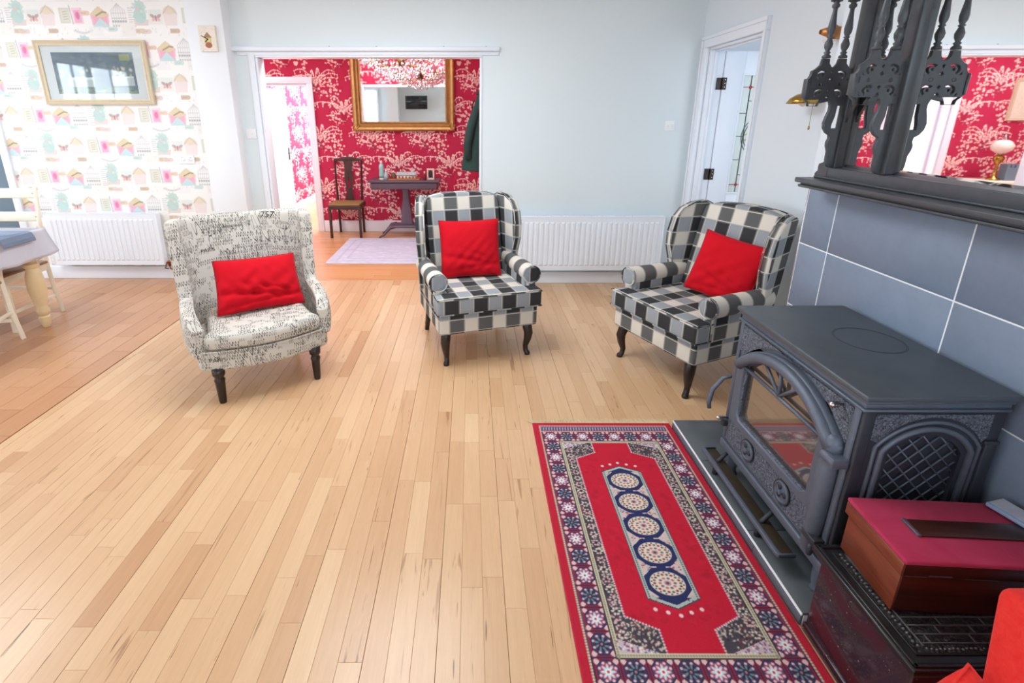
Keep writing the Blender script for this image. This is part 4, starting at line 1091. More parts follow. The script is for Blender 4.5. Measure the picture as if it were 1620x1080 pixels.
    for _ in range(240):
        x, y = rn.uniform(X0+.02, X1-.02), rn.uniform(.27, H-.27); c.ell(x, y, rn.uniform(.006, .02), rn.uniform(.004, .012), (164, 6, 36) if rn.random() < .6 else (208, 26, 60), rn.random()*3, .35)
    for (a, b) in zip(hexa, hexa[1:]+hexa[:1]):
        if abs(a[1]-b[1]) < .001: continue
        n = max(2, int(math.dist(a, b)/.009))
        for k in range(n+1): c.ell(a[0]+(b[0]-a[0])*k/n, a[1]+(b[1]-a[1])*k/n, .0036, .0036, (214, 200, 200))
    # medallion strip
    cx = W/2; y0, y1 = .312, 1.018
    def strip(w_, e, col): c.poly([(cx-w_, y0+.038-e), (cx, y0-e*1.2), (cx+w_, y0+.038-e), (cx+w_, y1-.038+e), (cx, y1+e*1.2), (cx-w_, y1-.038+e)], col)
    for k in range(5):
        for sgn, yy in ((-1, y0), (1, y1)):
            x = cx-.076+k*.038; y = yy+sgn*(.020-.008*abs(k-2)*1.1)-sgn*.002*abs(k-2); c.ell(x, y, .007, .007, (236, 206, 206))
    strip(.090, 0, (60, 62, 76)); strip(.087, -.004, (176, 190, 180)); strip(.074, -.016, (214, 192, 184))
    for k in range(76):
        for sx in (-1, 1): c.ell(cx+sx*.080, y0+.04+k*.0083, .0026, .0026, (70, 84, 104))
    for _ in range(900):
        c.ell(cx+rn.uniform(-.070, .070), rn.uniform(y0+.03, y1-.03), .0032, .0026, rn.choice([(150, 60, 80), (70, 80, 130), (222, 206, 196), (186, 150, 150)]))
    for k in range(5):
        my = .410+k*.1275
        o8 = lambda a, b: [(cx-a, my-b*.45), (cx-a*.5, my-b), (cx+a*.5, my-b), (cx+a, my-b*.45), (cx+a, my+b*.45), (cx+a*.5, my+b), (cx-a*.5, my+b), (cx-a, my+b*.45)]
        if k: c.rect(cx-.016, my-.075, cx+.016, my-.04, (30, 44, 96))
        c.poly(o8(.073, .061), (30, 42, 92)); c.ell(cx, my, .060, .047, (230, 214, 192))
        for q in range(18):
            a = q*PI/9; c.ell(cx+.045*math.cos(a), my+.034*math.sin(a), .0050, .0040, (154, 44, 66) if q % 2 else (70, 110, 90)); c.ell(cx+.054*math.cos(a+.17), my+.042*math.sin(a+.17), .003, .003, (84, 60, 90))
        for q in range(10):
            a = q*PI/5; c.ell(cx+.026*math.cos(a), my+.019*math.sin(a), .0055, .0042, (196, 110, 110) if q % 2 else (98, 96, 140))
        c.ell(cx, my, .012, .010, (180, 150, 160)); c.ell(cx, my, .006, .005, (120, 50, 80))
    for sgn, yy in ((1, y0), (-1, y1)): c.poly([(cx-.06, yy+sgn*.042), (cx, yy+sgn*.016), (cx+.06, yy+sgn*.042)], (30, 42, 92))
    return c
rug = thing('oriental_rug', 'crimson oriental rug with five medallions and cream fringe beside the hearth', 'rug', (.3185, .925, 0), math.radians(-.2))
oc = oriental()
pile = print_sheet('pile', oc, (0, 0, .009), (1, 0, 0), (0, 1, 0), M['rugpile'], rug, height=lambda X, Y: .0004*np.sin(X*700)*np.sin(Y*650)-.006*(np.clip((.003-np.minimum(np.minimum(X, .722-X), np.minimum(Y, 1.36-Y)))/.003, 0, 1)))
rb('backing', (.001, .721, .001, 1.359, .001, .0075), M['redvelvet'], rug, bevel=.001)
fm = MB(); rn = random.Random(2)
for k in range(300):
    for far in (0, 1):
        x = .002+k*.718/299; y = 1.358 if far else .002; s = 1 if far else -1
        dx = rn.gauss(-.006 if k > 14 else -.03*(15-k)/15-.006, .006); L = rn.uniform(.030, .052)
        a, b, c_ = Vector((x, y, .006)), Vector((x+dx*.5, y+s*L*.5, .006)), Vector((x+dx, y+s*L, .003)); w_ = Vector((.0013, 0, 0))
        up = Vector((0, 0, .0022))
        fm.add([a-w_, a+w_, a+up, b-w_, b+w_, b+up, c_-w_*.5, c_+w_*.5, c_+up*.4], [(0, 1, 4, 3), (1, 2, 5, 4), (2, 0, 3, 5), (3, 4, 7, 6), (4, 5, 8, 7), (5, 3, 6, 8)])
f_ = build('fringe', fm, M['fringe'], rug); f_['kind'] = 'stuff'
def hallrug():
    W, H = 1.38, 1.20; c = Canvas(W, H, .012, (206, 206, 224)); rn = random.Random(9)
    for _ in range(1100):
        c.ell(rn.random()*W, rn.random()*H, rn.uniform(.01, .05), rn.uniform(.004, .02), rn.choice([(218, 216, 232), (190, 192, 216), (226, 224, 236), (200, 196, 216)]), rn.gauss(0, .3), .55)
    for q in (.10, .20): c.line([(q, q), (W-q, q), (W-q, H-q), (q, H-q), (q, q)], .022, (176, 180, 212), .55)
    return c
hr = thing('hall_rug', 'pale lilac-grey faded rug on the hall floor before the console table', 'rug', (-1.61, 5.28, 0))
rb('backing', (0, 1.38, 0, 1.20, .001, .010), M['cloth'], hr, bevel=.003)
print_sheet('pile', hallrug(), (.004, .004, .0106), (1, 0, 0), (0, 1, 0), M['rugpile'], hr).data
hr.children[-1].scale = (.996, .994, 1)
def rebase(root, L):
    L = Vector(L); root.location = L; T = Matrix.Translation(-L)
    def rec(o):
        for c in o.children:
            c.data.transform(T); rec(c)
    rec(root)
# ================================================================== STOVE
st = thing('wood_stove', 'large grey-black cast iron stove with arched glass door standing on the slate hearth', 'stove')
SX, SXB, SY0, SY1 = 1.115, 1.515, 1.235, 1.885
C_ = M['cast']; CD = M['castdark']
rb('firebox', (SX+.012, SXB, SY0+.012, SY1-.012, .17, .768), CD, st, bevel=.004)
tp = rb('top_plate', (SX-.027, SXB+.008, SY0-.030, SY1+.022, .798, .816), M['casttop'], st, bevel=.005, seg=3)
boxes_obj('cornice', [(SX-.018, SXB, SY0-.021, SY1+.014, .786, .799), (SX-.010, SXB, SY0-.012, SY1+.007, .768, .787), (SX-.018, SXB, SY0-.019, SY1+.013, .760, .769)], C_, st, bevel=.004)
rg = MB()
for r in (.100, .1045): rg.tube([(1.372+r*math.cos(a), 1.575+r*math.sin(a), .8152) for a in np.linspace(0, 2*PI, 49)[:-1]], .0016, 6, close=True)
build('lid_ring', rg, CD, tp, smooth=True)
boxes_obj('base_skirt', [(SX-.012, SXB, SY0-.014, SY1+.01, .165, .20), (SX-.004, SXB, SY0-.006, SY1+.004, .20, .212)], C_, st, bevel=.005)
for x in (SX+.045, SXB-.05):
    for y in (SY0+.04, SY1-.04):
        build('foot', MB().tube([(x, y, .175), (x-.006, y, .13), (x-.016, y, .09), (x-.012, y, .065), (x-.012, y, .0515)], [.036, .030, .020, .018, .024], 10), C_, st, smooth=True)
# front: plates are cut in (Y, z) and stand on the plane X = SX
FM = lambda x: Matrix(((0, 0, 1, x), (1, 0, 0, 0), (0, 1, 0, 0), (0, 0, 0, 1)))     # local (y, z, n) -> world
def archpts(y0, y1, zs, za, n=18, off=0):
    c = (y0+y1)/2; r = (y1-y0)/2; return [(c+r*math.cos(a), zs+(za-zs)*math.sin(a)) for a in np.linspace(0, PI, n+1)]
GY0, GY1, GZ_0, GZs, GZa = 1.345, 1.785, .368, .603, .700
outer = [(1.815, .345), (1.815, .600)][::-1]
dfo = [(1.285, .335), (1.838, .335), (1.838, .60)]+[(p[0], p[1]) for p in archpts(1.262, 1.838, .60, .756)][1:-1]+[(1.262, .60), (1.262, .335)]
dhole = [(GY0, GZ_0+.02), (GY0+.02, GZ_0), (GY1-.02, GZ_0), (GY1, GZ_0+.02)]+archpts(GY0, GY1, GZs, GZa)
def archlow(y0, y1, zs, rise, n=16):
    """segmental arch points right to left"""
    c = (y0+y1)/2; h = (y1-y0)/2; R = (h*h+rise*rise)/(2*rise); a = math.asin(h/R)
    return [(c+R*math.sin(t), zs+rise-R+R*math.cos(t)) for t in np.linspace(a, -a, n+1)]
dfo = [(1.262, .335), (1.838, .335)]+archlow(1.262, 1.838, .612, .128)
dhole = [(GY0, GZ_0+.02), (GY0+.02, GZ_0), (GY1-.02, GZ_0), (GY1, GZ_0+.02)]+archlow(GY0, GY1, GZs, .088)
plate('front_plate', [[(SY0, .205), (SY1, .205), (SY1, .765), (SY0, .765)], dfo], .016, C_, st, FM(SX+.004))
for nm, pts in (('relief_spandrel', [(1.560, .745)]+[(y, z+.012) for y, z in archlow(1.262, 1.838, .612, .128)][9:]+[(1.255, .690), (1.262, .748)]), ('relief_spandrel', [(1.555, .748), (1.868, .748), (1.868, .640)]+[(y, z+.012) for y, z in archlow(1.262, 1.838, .612, .128)][:8])):
    plate(nm, [pts], .006, M['castrel'], st, FM(SX-.0055))
dr = plate('door', [dfo, dhole], .030, C_, st, FM(SX-.012), bevel=.004)
build('arch_moulding', MB().tube([(SX-.028, y, z-.028) for y, z in archlow(1.285, 1.822, .622, .118)], [.021]*17, 12), C_, dr, smooth=True)
build('door_pane', MB().box(SX-.004, SX+.001, GY0-.01, GY1+.01, GZ_0-.01, .70), M['stoveglass'], dr)
rb('fire_chamber', (SX+.014, SX+.02, GY0-.02, GY1+.02, GZ_0-.02, .71), M['void'], st, bevel=0)  # flat near-black panel behind the pane, in place of a deep chamber
br = MB(); r = .0075; x = SX-.020
br.tube([(x, GY0-.005, .597), (x, GY1+.005, .597)], r, 8)
cy_ = (GY0+GY1)/2
for a in (40, 84, 132):
    e = math.radians(a); L = .150 if a != 84 else .105
    br.tube([(x, cy_, .600), (x, cy_+L*math.cos(e), .600+L*math.sin(e)*.86)], r*.9, 8)
build('glazing_bar', br, C_, dr, smooth=True)
boxes_obj('glass_edge', [(SX-.020, SX-.012, GY0-.003, GY0+.008, GZ_0+.01, .60), (SX-.020, SX-.012, GY1-.008, GY1+.003, GZ_0+.01, .60), (SX-.020, SX-.012, GY0+.01, GY1-.01, GZ_0-.003, GZ_0+.007)], M['castrel'], dr, bevel=.002)
col = MB().lathe([(.020, .215), (.026, .225), (.026, .31), (.029, .33), (.029, .53), (.025, .545), (.027, .56), (.027, .60), (.022, .63), (.010, .638)], 16, (SX-.018, 1.288, 0))
build('door_column', col, C_, dr, smooth=True)
lt = MB().lathe([(.012, -.03), (.016, -.025), (.016, .02), (.011, .026)], 12, mat=Matrix.Translation((SX-.042, 1.262, .575)) @ Matrix.Rotation(PI/2, 4, 'X'))
lt.box(SX-.055, SX-.005, 1.232, 1.262, .558, .590)
build('latch', lt, C_, dr, bevel=.003)
build('latch', MB().box(SX-.045, SX-.0, 1.240, 1.30, .262, .285).lathe([(.008, 0), (.010, .01), (.010, .03), (.006, .04)], 10, (SX-.045, 1.25, .225)), CD, dr, bevel=.003)
plate('relief_panel', [[(1.325, .222), (1.862, .222), (1.862, .333), (1.325, .333)]], .006, M['castrel'], st, FM(SX-.0065))
for y, z in ((1.693, .279), (1.462, .279)):
    Rm = Matrix.Translation((SX-.010, y, z)) @ Matrix.Rotation(-PI/2, 4, 'Y')
    d_ = build('air_dial', MB().lathe([(.040, 0), (.040, .006), (.034, .009), (.032, .006), (.010, .006), (.008, .014), (.001, .016)], 24, mat=Rm), C_, st, smooth=True)
    autosmooth(d_, 40)
    sp = MB()
    for k in range(3):
        a = k*2.1+.5; sp.lathe([(.0095, .006), (.0095, .0085), (.004, .0105)], 12, mat=Rm @ Matrix.Translation((.019*math.cos(a), .019*math.sin(a), 0)))
    build('dial_boss', sp, CD, d_, smooth=True)
    build('dial_rim', MB().tube([(SX-.014, y+.042*math.cos(a), z+.042*math.sin(a)) for a in np.linspace(0, 2*PI, 25)[:-1]], .0035, 6, close=True), CD, d_, smooth=True)
for y in (SY0+.006, SY1-.016): rb('corner_pilaster', (SX-.012, SX+.02, y-.004, y+.018, .212, .760), C_, st, bevel=.006)
# ash lip
al = boxes_obj('ash_tray', [(1.054, 1.112, 1.345, 1.935, .108, .113)], M['ash'], st, bevel=.001)
al.data.transform(Matrix.Translation((0, 0, 0)))
lip = MB().prism([(1.052, 1.345), (1.112, 1.345), (1.112, 1.352), (1.066, 1.352), (1.062, 1.356), (1.062, 1.924), (1.066, 1.928), (1.112, 1.928), (1.112, 1.935), (1.052, 1.935), (1.046, 1.925), (1.046, 1.355)], .106, .122, 'z')
build('tray_lip', lip, C_, al, bevel=.002)
for y in (1.50, 1.84): build('tray_bracket', MB().tube([(1.115, y, .16), (1.075, y, .108), (1.072, y, .075), (1.072, y, .052)], [.008, .009, .010, .012], 8), CD, st, smooth=True)
build('lever_handle', MB().tube([(SX-.0, 1.895, .50), (SX-.035, 1.905, .485), (SX-.075, 1.905, .43), (SX-.085, 1.90, .37), (SX-.082, 1.895, .345)], [.007, .008, .010, .010, .008], 10), C_, st, smooth=True)
def knob(name, p, L=.05):
    k = MB(); z = 0; prof = [(.004, 0), (.004, L*.4)]
    for q in range(3): prof += [(.009, L*(.45+q*.17)), (.010, L*(.50+q*.17)), (.007, L*(.58+q*.17))]
    k.lathe(prof+[(.003, L)], 14, mat=Matrix.Translation(p) @ Matrix.Rotation(-PI/2, 4, 'Y')); build(name, k, M['chrome'], st, smooth=True)
knob('chrome_knob', (SX-.006, 1.300, .735), .045); knob('chrome_knob', (SX-.0, 1.868, .315), .060)
rb('knob_bracket', (SX-.03, SX+.01, 1.86, 1.885, .275, .298), CD, st, bevel=.004)
# near side panel on plane Y = SY0
SM = lambda y: Matrix(((1, 0, 0, 0), (0, 0, 1, y), (0, 1, 0, 0), (0, 0, 0, 1)))     # local (x, z, n) -> world
sa, sb_ = 1.165, 1.468
souter = [(SX, .205), (SXB, .205), (SXB, .760), (SX, .760)]
sh = [(sa+.045, .26), (sb_-.045, .26)]+archlow(sa+.045, sb_-.045, .615, .062)
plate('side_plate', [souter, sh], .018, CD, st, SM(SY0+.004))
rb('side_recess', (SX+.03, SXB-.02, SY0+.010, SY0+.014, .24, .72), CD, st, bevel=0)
build('side_arch', MB().tube([(sa+.022, SY0-.007, .215)]+[(x_, SY0-.007, z_) for x_, z_ in reversed(archlow(sa+.022, sb_-.022, .625, .075))]+[(sb_-.022, SY0-.007, .215)], .009, 8), C_, st, smooth=True)
build('side_arch', MB().tube([(sa+.002, SY0-.006, .215)]+[(x_, SY0-.006, z_) for x_, z_ in reversed(archlow(sa+.002, sb_-.002, .640, .082))]+[(sb_-.002, SY0-.006, .215)], .006, 8), C_, st, smooth=True)
lat = MB(); yb_ = SY0+.010
x0, x1, z0, z1 = sa+.045, sb_-.045, .26, .675
def inside(x_, z_):
    c = (x0+x1)/2; return x0 <= x_ <= x1 and z_ <= .617+.062*(1-((x_-c)/((x1-x0)/2))**2)
for s in (-1, 1):
    for k in range(-10, 16):
        pts = []
        for q in range(0, 60):
            x_ = x0+(x1-x0)*q/59; z_ = .20+k*.052+(s*(x_-x0)*1.05)
            if inside(x_, z_) and z_ >= z0: pts.append((x_, yb_-.004, z_))
        if len(pts) > 2: lat.tube([pts[0], pts[-1]], .0028, 6)
lt_ = build('lattice', lat, C_, st, smooth=True)
plate('relief_panel', [[(sa-.02, .748), (sb_+.01, .748), (sb_+.01, .675)]+[(x_, z_+.010) for x_, z_ in archlow(sa+.002, sb_-.002, .645, .084)]+[(sa-.02, .665)]], .005, M['castrel'], st, SM(SY0-.0065))
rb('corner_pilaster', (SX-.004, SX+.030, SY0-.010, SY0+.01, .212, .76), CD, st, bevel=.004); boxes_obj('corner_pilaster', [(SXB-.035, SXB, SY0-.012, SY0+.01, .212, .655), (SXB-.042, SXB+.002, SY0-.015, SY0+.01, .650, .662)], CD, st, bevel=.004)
rebase(st, (1.31, 1.56, .05)); st.rotation_euler = (0, 0, math.radians(0))

# ================================================================== CHEST AND BOX
ch = thing('carved_chest', 'low speckled black lacquer chest with a carved lid beside the hearth', 'chest')
rb('chest_body', (1.052, 1.50, .850, 1.178, 0, .300), M['chest'], ch, bevel=.006)
rb('plinth', (1.048, 1.504, .846, 1.182, 0, .03), M['chest'], ch, bevel=.003)
cl = rb('lid', (1.028, 1.515, .832, 1.196, .300, .322), M['blacklac'], ch, bevel=.005)
boxes_obj('lid_moulding', [(1.036, 1.046, .84, 1.188, .321, .327), (1.036, 1.51, .84, .850, .321, .327), (1.036, 1.51, 1.178, 1.188, .321, .327), (1.062, 1.067, .868, 1.16, .321, .3265), (1.062, 1.51, .868, .873, .321, .3265)], M['blacklac'], cl, bevel=.002)
rb('carved_band', (1.068, 1.51, .874, 1.16, .3215, .3245), M['carved'], cl, bevel=.001)
L = []
for k in range(5): L.append((1.10, 1.50, .895+k*.022, .8975+k*.022, .3242, .3275))
for k in range(12): L.append((1.12+k*.033+(k % 2)*.012, 1.1225+k*.033+(k % 2)*.012, .896+(k % 3)*.022, .918+(k % 3)*.022, .3242, .3270))
L.append((1.095, 1.098, .89, 1.15, .3242, .3275))
boxes_obj('carved_line', L, M['blackline'], cl)
L = []
rn = random.Random(6)
lz = MB()
for k in range(38):
    x_ = 1.10+k*.0107; lz.lathe([(.0042, 0), (.003, .003), (.0008, .0042)], 6, (x_, .882+rn.uniform(-.002, .002), .3242), squash=(1, .8))
    if k < 26: lz.lathe([(.0042, 0), (.003, .003), (.0008, .0042)], 6, (1.082+rn.uniform(-.003, .003), .89+k*.0105, .3242))
build('carved_bead', lz, M['blackline'], cl, smooth=True)
rebase(ch, (1.28, 1.01, 0))
bx = thing('velvet_top_box', 'mahogany box with a faded crimson velvet lid standing on the black chest', 'box')
zc = .3278
rb('box_body', (1.100, 1.522, .968, 1.172, zc, zc+.118), M['mahodark'], bx, bevel=.002)
o = rb('end_panel', (1.097, 1.101, .970, 1.170, zc, zc+.118), M['maho'], bx, bevel=.001)
lid = rb('lid', (1.093, 1.524, .962, 1.180, zc+.120, zc+.158), M['mahodark'], bx, bevel=.002)
rb('end_panel', (1.090, 1.094, .964, 1.178, zc+.120, zc+.158), M['maho'], lid, bevel=.001)
rb('velvet_top', (1.090, 1.524, .960, 1.182, zc+.157, zc+.170), M['redvelvet'], lid, bevel=.005, seg=3)
rb('wooden_inset', (1.185, 1.50, 1.042, 1.098, zc+.168, zc+.176), M['mahodark'], lid, bevel=.002)
rb('inset_end_bar', (1.176, 1.186, 1.040, 1.100, zc+.168, zc+.1775), M['consolew'], lid, bevel=.002)
build('scratch', MB().box(1.155, 1.21, .9605, .9619, zc+.124, zc+.1275).box(1.10, 1.15, .9610, .9619, zc+.121, zc+.1225).box(1.24, 1.32, .9612, .9619, zc+.1205, zc+.122), M['consolew'], lid)
rebase(bx, (1.31, 1.07, zc)); bx.rotation_euler = (0, 0, math.radians(-3.6)); bx.location = (1.306, 1.067, zc)
dv = thing('disc_case', 'thin pale blue plastic disc case on the crimson velvet box lid', 'disc case')
Mx = Matrix.Translation((1.495, 1.110, zc+.1765)) @ Matrix.Rotation(.25, 4, 'Z')
build('case', MB().box(-.034, .030, -.052, .052, 0, .011, Mx), plain('pale_blue_plastic', (150, 172, 206), .2, var=.08), dv, bevel=.002)
build('cover_sheet', MB().box(-.026, .028, -.049, .049, .0111, .0118, Mx), plain('printed_sheet', (196, 204, 218), .3, var=.25, scale=40), dv)
rebase(dv, (1.495, 1.110, zc+.1765))

# ================================================================== RED ARMCHAIR (corner only in view)
ra = thing('red_armchair', 'coral red fabric armchair, corner of its back at the lower right edge', 'armchair')
R_ = M['redchair']
rb('seat_base', (.93, 1.50, .08, .66, .10, .30), R_, ra, bevel=.02, seg=3)
rb('seat_cushion', (.98, 1.45, .04, .60, .30, .41), R_, ra, bevel=.035, seg=4)
o = rb('backrest', (1.045, 1.53, .655, .745, .24, .665), R_, ra, bevel=.028, seg=5)
for v in o.data.vertices: v.co.y += (v.co.z-.5)*.16-.0; v.co.x += -(v.co.z-.735)*(-.03)
rb('arm', (1.45, 1.55, .08, .66, .12, .50), R_, ra, bevel=.035, seg=4)
for x_ in (.97, 1.46):
    for y_ in (.12, .62): build('leg', MB().lathe([(.014, 0), (.022, .10)], 10, (x_, y_, 0)), M['leg'], ra, smooth=True)
rebase(ra, (1.22, .37, 0))
rcu = cushion('red_cushion', .34, .34, .13, R_, 14, None, 'coral red chenille cushion with one corner up at the bottom edge', (.955, .62, .295), (0, 0, 0), .004, n=30)
rcu.rotation_euler = (Matrix.Rotation(.15, 3, 'Z') @ Matrix.Rotation(-.16, 3, 'X') @ Matrix.Rotation(PI/4, 3, 'Y')).to_euler()
rcu.location = (.86, .63, .175)

# ================================================================== OVERMANTEL MIRROR
om = thing('overmantel_mirror', 'ebonised overmantel mirror with fretwork brackets and turned spindles above the tiled breast', 'mirror')
E = M['ebony']
boxes_obj('shelf', [(1.405, XB+.003, .75, 2.190, 1.282, 1.302), (1.425, XB+.003, .76, 2.178, 1.272, 1.284), (1.418, XB+.003, .75, 2.183, 1.262, 1.274)], E, om, bevel=.004)
boxes_obj('base_board', [(1.478, XB+.003, .78, 2.165, 1.302, 1.352), (1.470, XB+.003, .78, 2.170, 1.302, 1.312)], E, om, bevel=.004)
XP = 1.488
NY0, NY1, PB0, PB1, PA0, PA1 = 1.858, 2.062, 1.802, 1.856, 2.062, 2.100
rb('post', (XP-.012, XB+.003, PA0, PA1, 1.352, 2.50), E, om, bevel=.003)
rb('post', (XP-.016, XB+.003, PB0, PB1, 1.352, 2.50), E, om, bevel=.004)
rb('top_rail', (XP-.012, XB+.003, .80, 2.10, 2.42, 2.50), E, om, bevel=.004)
rb('back_board', (XP+.020, XB+.003, .80, 2.10, 1.35, 2.45), E, om, bevel=0)
# bevelled glasses: flat field and sloping rim
def bevglass(y0, y1, z0, z1, nm, w_=.022, par=None):
    xf, xe = XP+.002, XP+.007
    v = [(xe, y0, z0), (xe, y1, z0), (xe, y1, z1), (xe, y0, z1), (xf, y0+w_, z0+w_), (xf, y1-w_, z0+w_), (xf, y1-w_, z1-w_), (xf, y0+w_, z1-w_), (XP+.02, y0, z0), (XP+.02, y1, z0), (XP+.02, y1, z1), (XP+.02, y0, z1)]
    v = [(a+.024*(b-1.45), b, c) for a, b, c in v]
    f = [(4, 7, 6, 5)]
    for k in range(4):
        j = (k+1) % 4; f += [(k, k+4, j+4, j), (k+8, k, j, j+8)]
    return build(nm, MB().add(v, f), M['mirror'], om)
bevglass(NY0, NY1, 1.352, 2.42, 'side_glass', .016)
bevglass(.82, PB0, 1.352, 2.42, 'main_glass', .020)
# shaped inner spandrels of the narrow glass
YM = lambda x: Matrix(((0, 0, 1, x), (1, 0, 0, 0), (0, 1, 0, 0), (0, 0, 0, 1)))
for zc_, s in ((1.62, 1),):
    sp = [(NY1, 1.66), (NY1-.012, 1.655), (NY1-.030, 1.63), (NY1-.036, 1.60), (NY1-.022, 1.575), (NY1-.006, 1.55), (NY1, 1.53)]
    plate('spandrel', [sp], .010, E, om, YM(XP-.004))
sp = [(NY1, 2.42), (NY0, 2.42), (NY0, 2.16)]+[(NY0+.004+.196*(k/10), 2.16-.0+.17*math.sin(k/10*PI)**.6) for k in range(11)]+[(NY1, 2.10)]
sp = [(NY1+.001, 2.421), (NY1+.001, 1.88)]+[(NY1-.10+.10*math.cos(a), 1.95+.14*math.sin(a)) for a in np.linspace(0, PI, 12)]+[(NY0-.001, 1.88), (NY0-.001, 2.421)]
plate('spandrel', [sp], .010, E, om, YM(XP-.004))
sc = [(2.100, 1.305), (2.172, 1.305), (2.178, 1.318), (2.168, 1.330), (2.156, 1.328), (2.154, 1.338), (2.164, 1.345), (2.160, 1.362), (2.140, 1.368), (2.122, 1.380), (2.112, 1.40), (2.100, 1.41)]
plate('foot_scroll', [sc], .022, E, om, YM(XP-.0), bevel=.002)
def csec(cx, cz, r, a0, a1, w_, n=7):
    o_ = [(cx+r*math.cos(math.radians(a)), cz+r*.72*math.sin(math.radians(a))) for a in np.linspace(a0, a1, n)]
    i_ = [(cx+(r-w_)*math.cos(math.radians(a)), cz+(r-w_)*.72*math.sin(math.radians(a))) for a in np.linspace(a1, a0, n)]
    return o_+i_
def bracket(ypos):
    out = [(0, 1.36), (.020, 1.362), (.032, 1.372), (.036, 1.39), (.037, 1.425), (.046, 1.445), (.048, 1.46), (.042, 1.475), (.044, 1.488), (.062, 1.498), (.076, 1.515), (.080, 1.535), (.074, 1.56), (.066, 1.583), (.066, 1.600), (.074, 1.617), (.090, 1.627), (.110, 1.622), (.120, 1.608), (.124, 1.598),
           (.166, 1.598), (.170, 1.612), (.184, 1.622), (.190, 1.63), (.186, 1.70), (.178, 1.712), (.176, 1.728), (.160, 1.735), (.142, 1.750), (.138, 1.772), (.108, 1.772), (.106, 1.755), (.094, 1.742), (.082, 1.742), (.070, 1.755), (.066, 1.772), (.034, 1.772), (.032, 1.755), (.018, 1.742), (0, 1.735)]
    holes = [[(.014, 1.515), (.044, 1.515), (.044, 1.53), (.036, 1.56), (.034, 1.60), (.014, 1.60)]]
    for cz in (1.712, 1.645):
        for cx in (.048, .128):
            d = 1 if cx < .09 else -1
            holes.append(csec(cx, cz, .024, 50 if d > 0 else -60, 240 if d > 0 else 130, .0085))
            holes.append([(cx-.004, cz-.004), (cx+.004, cz-.004), (cx+.004, cz+.004), (cx-.004, cz+.004)])
            holes.append([(cx-d*.034, cz-.016), (cx-d*.026, cz-.018), (cx-d*.034, cz-.006)])
        holes.append([(.080, cz-.014), (.088, cz-.006), (.096, cz-.014), (.088, cz-.019)])
        holes.append([(.082, cz+.012), (.088, cz+.004), (.094, cz+.012), (.088, cz+.016)])
    BMx = Matrix(((-.88, 0, 0, XP-.012), (0, 0, 1, ypos), (0, 1, 0, -.008), (0, 0, 0, 1)))
    p = plate('fret_bracket', [out]+holes, .016, E, om, BMx, bevel=.0015)
    boss = MB()
    for cx in (.050, .136): boss.lathe([(.009, 0), (.007, .004), (.004, .0025)], 12, mat=Matrix.Translation((XP-.012-cx*.88, ypos-.008, 1.671)) @ Matrix.Rotation(PI/2, 4, 'X'))
    boss.box(XP-.012-.150, XP-.012-.008, ypos-.0105, ypos-.0075, 1.661, 1.682)
    build('boss_rail', boss, E, p, smooth=False)
    rb('edge_block', (XP-.183, XP-.173, ypos-.013, ypos+.013, 1.622, 1.692), E, p, bevel=.003)
    for cx in (.050, .122):
        pr_ = [(.015, 1.772), (.015, 1.780), (.008, 1.786), (.012, 1.792), (.007, 1.797), (.013, 1.810), (.0145, 1.822), (.009, 1.838), (.007, 1.842), (.0115, 1.846), (.007, 1.850), (.0125, 1.862), (.014, 1.876), (.010, 1.91), (.0075, 1.935), (.0075, 1.945), (.013, 1.950), (.013, 1.958), (.008, 1.963), (.014, 1.970)]
        build('spindle', MB().lathe(pr_, 14, (XP-.012-cx*.88, ypos, -.006)), E, om, smooth=True)
    up = [(0, 2.42), (0, 1.975), (.014, 1.99), (.030, 1.97), (.070, 1.97), (.072, 1.985), (.080, 2.005), (.086, 2.009), (.092, 2.005), (.100, 1.985), (.102, 1.97), (.142, 1.97), (.148, 1.985), (.162, 2.005), (.178, 2.012), (.186, 2.03), (.186, 2.10), (.15, 2.13), (.09, 2.14), (.06, 2.20), (.05, 2.42)]
    holes = []
    for cx in (.048, .128): holes.append(csec(cx, 2.045, .024, 50, 300, .0085))
    plate('fret_bracket', [up]+holes, .016, E, om, BMx, bevel=.0015)
bracket(2.080); bracket(1.829)
rebase(om, (1.50, 1.5, 1.262))

# ================================================================== WALL LAMPS
wl = thing('brass_wall_lamp', 'brass dish wall lamp with a hanging pull cord, left of the overmantel', 'wall lamp')
lx, ly, lz_ = 1.892, 3.00, 1.64
build('lamp_shade', MB().lathe([(.012, .038), (.038, .032), (.070, .010), (.086, -.017), (.082, -.017), (.066, .005), (.034, .025), (.010, .030)], 24, (lx, ly, lz_)), M['brass'], wl, smooth=True)
build('bulb', MB().lathe([(.006, .03), (.02, .01), (.026, -.008), (.018, -.026), (.004, -.034)], 12, (lx, ly, lz_)), M['glasscream'], wl, smooth=True)
build('lamp_arm', MB().tube([(lx, ly, lz_+.04), (lx, ly, lz_+.07), (lx+.05, ly, lz_+.10), (1.975, ly, lz_+.08)], .006, 8), M['brass'], wl, smooth=True)
build('back_plate', MB().lathe([(.035, 0), (.032, .01), (.01, .016)], 20, mat=Matrix.Translation((1.98, ly, lz_+.08)) @ Matrix.Rotation(-PI/2, 4, 'Y')), M['brass'], wl, smooth=True)
build('pull_cord', MB().tube([(lx+.02, ly-.06, lz_), (lx+.02, ly-.06, lz_-.14)], .0012, 5).lathe([(.002, -.02), (.006, -.014), (.004, 0)], 8, (lx+.02, ly-.06, lz_-.14)), M['brass'], wl, smooth=True)
rebase(wl, (1.98, ly, lz_+.08))
w2 = thing('tapered_wall_light', 'small tapered copper-brown wall light with a pale underside, seen through the fretwork spindles', 'wall lamp')
M['cop2'] = plain('brushed_copper_shade', (186, 128, 74), .3, .6, var=.15)
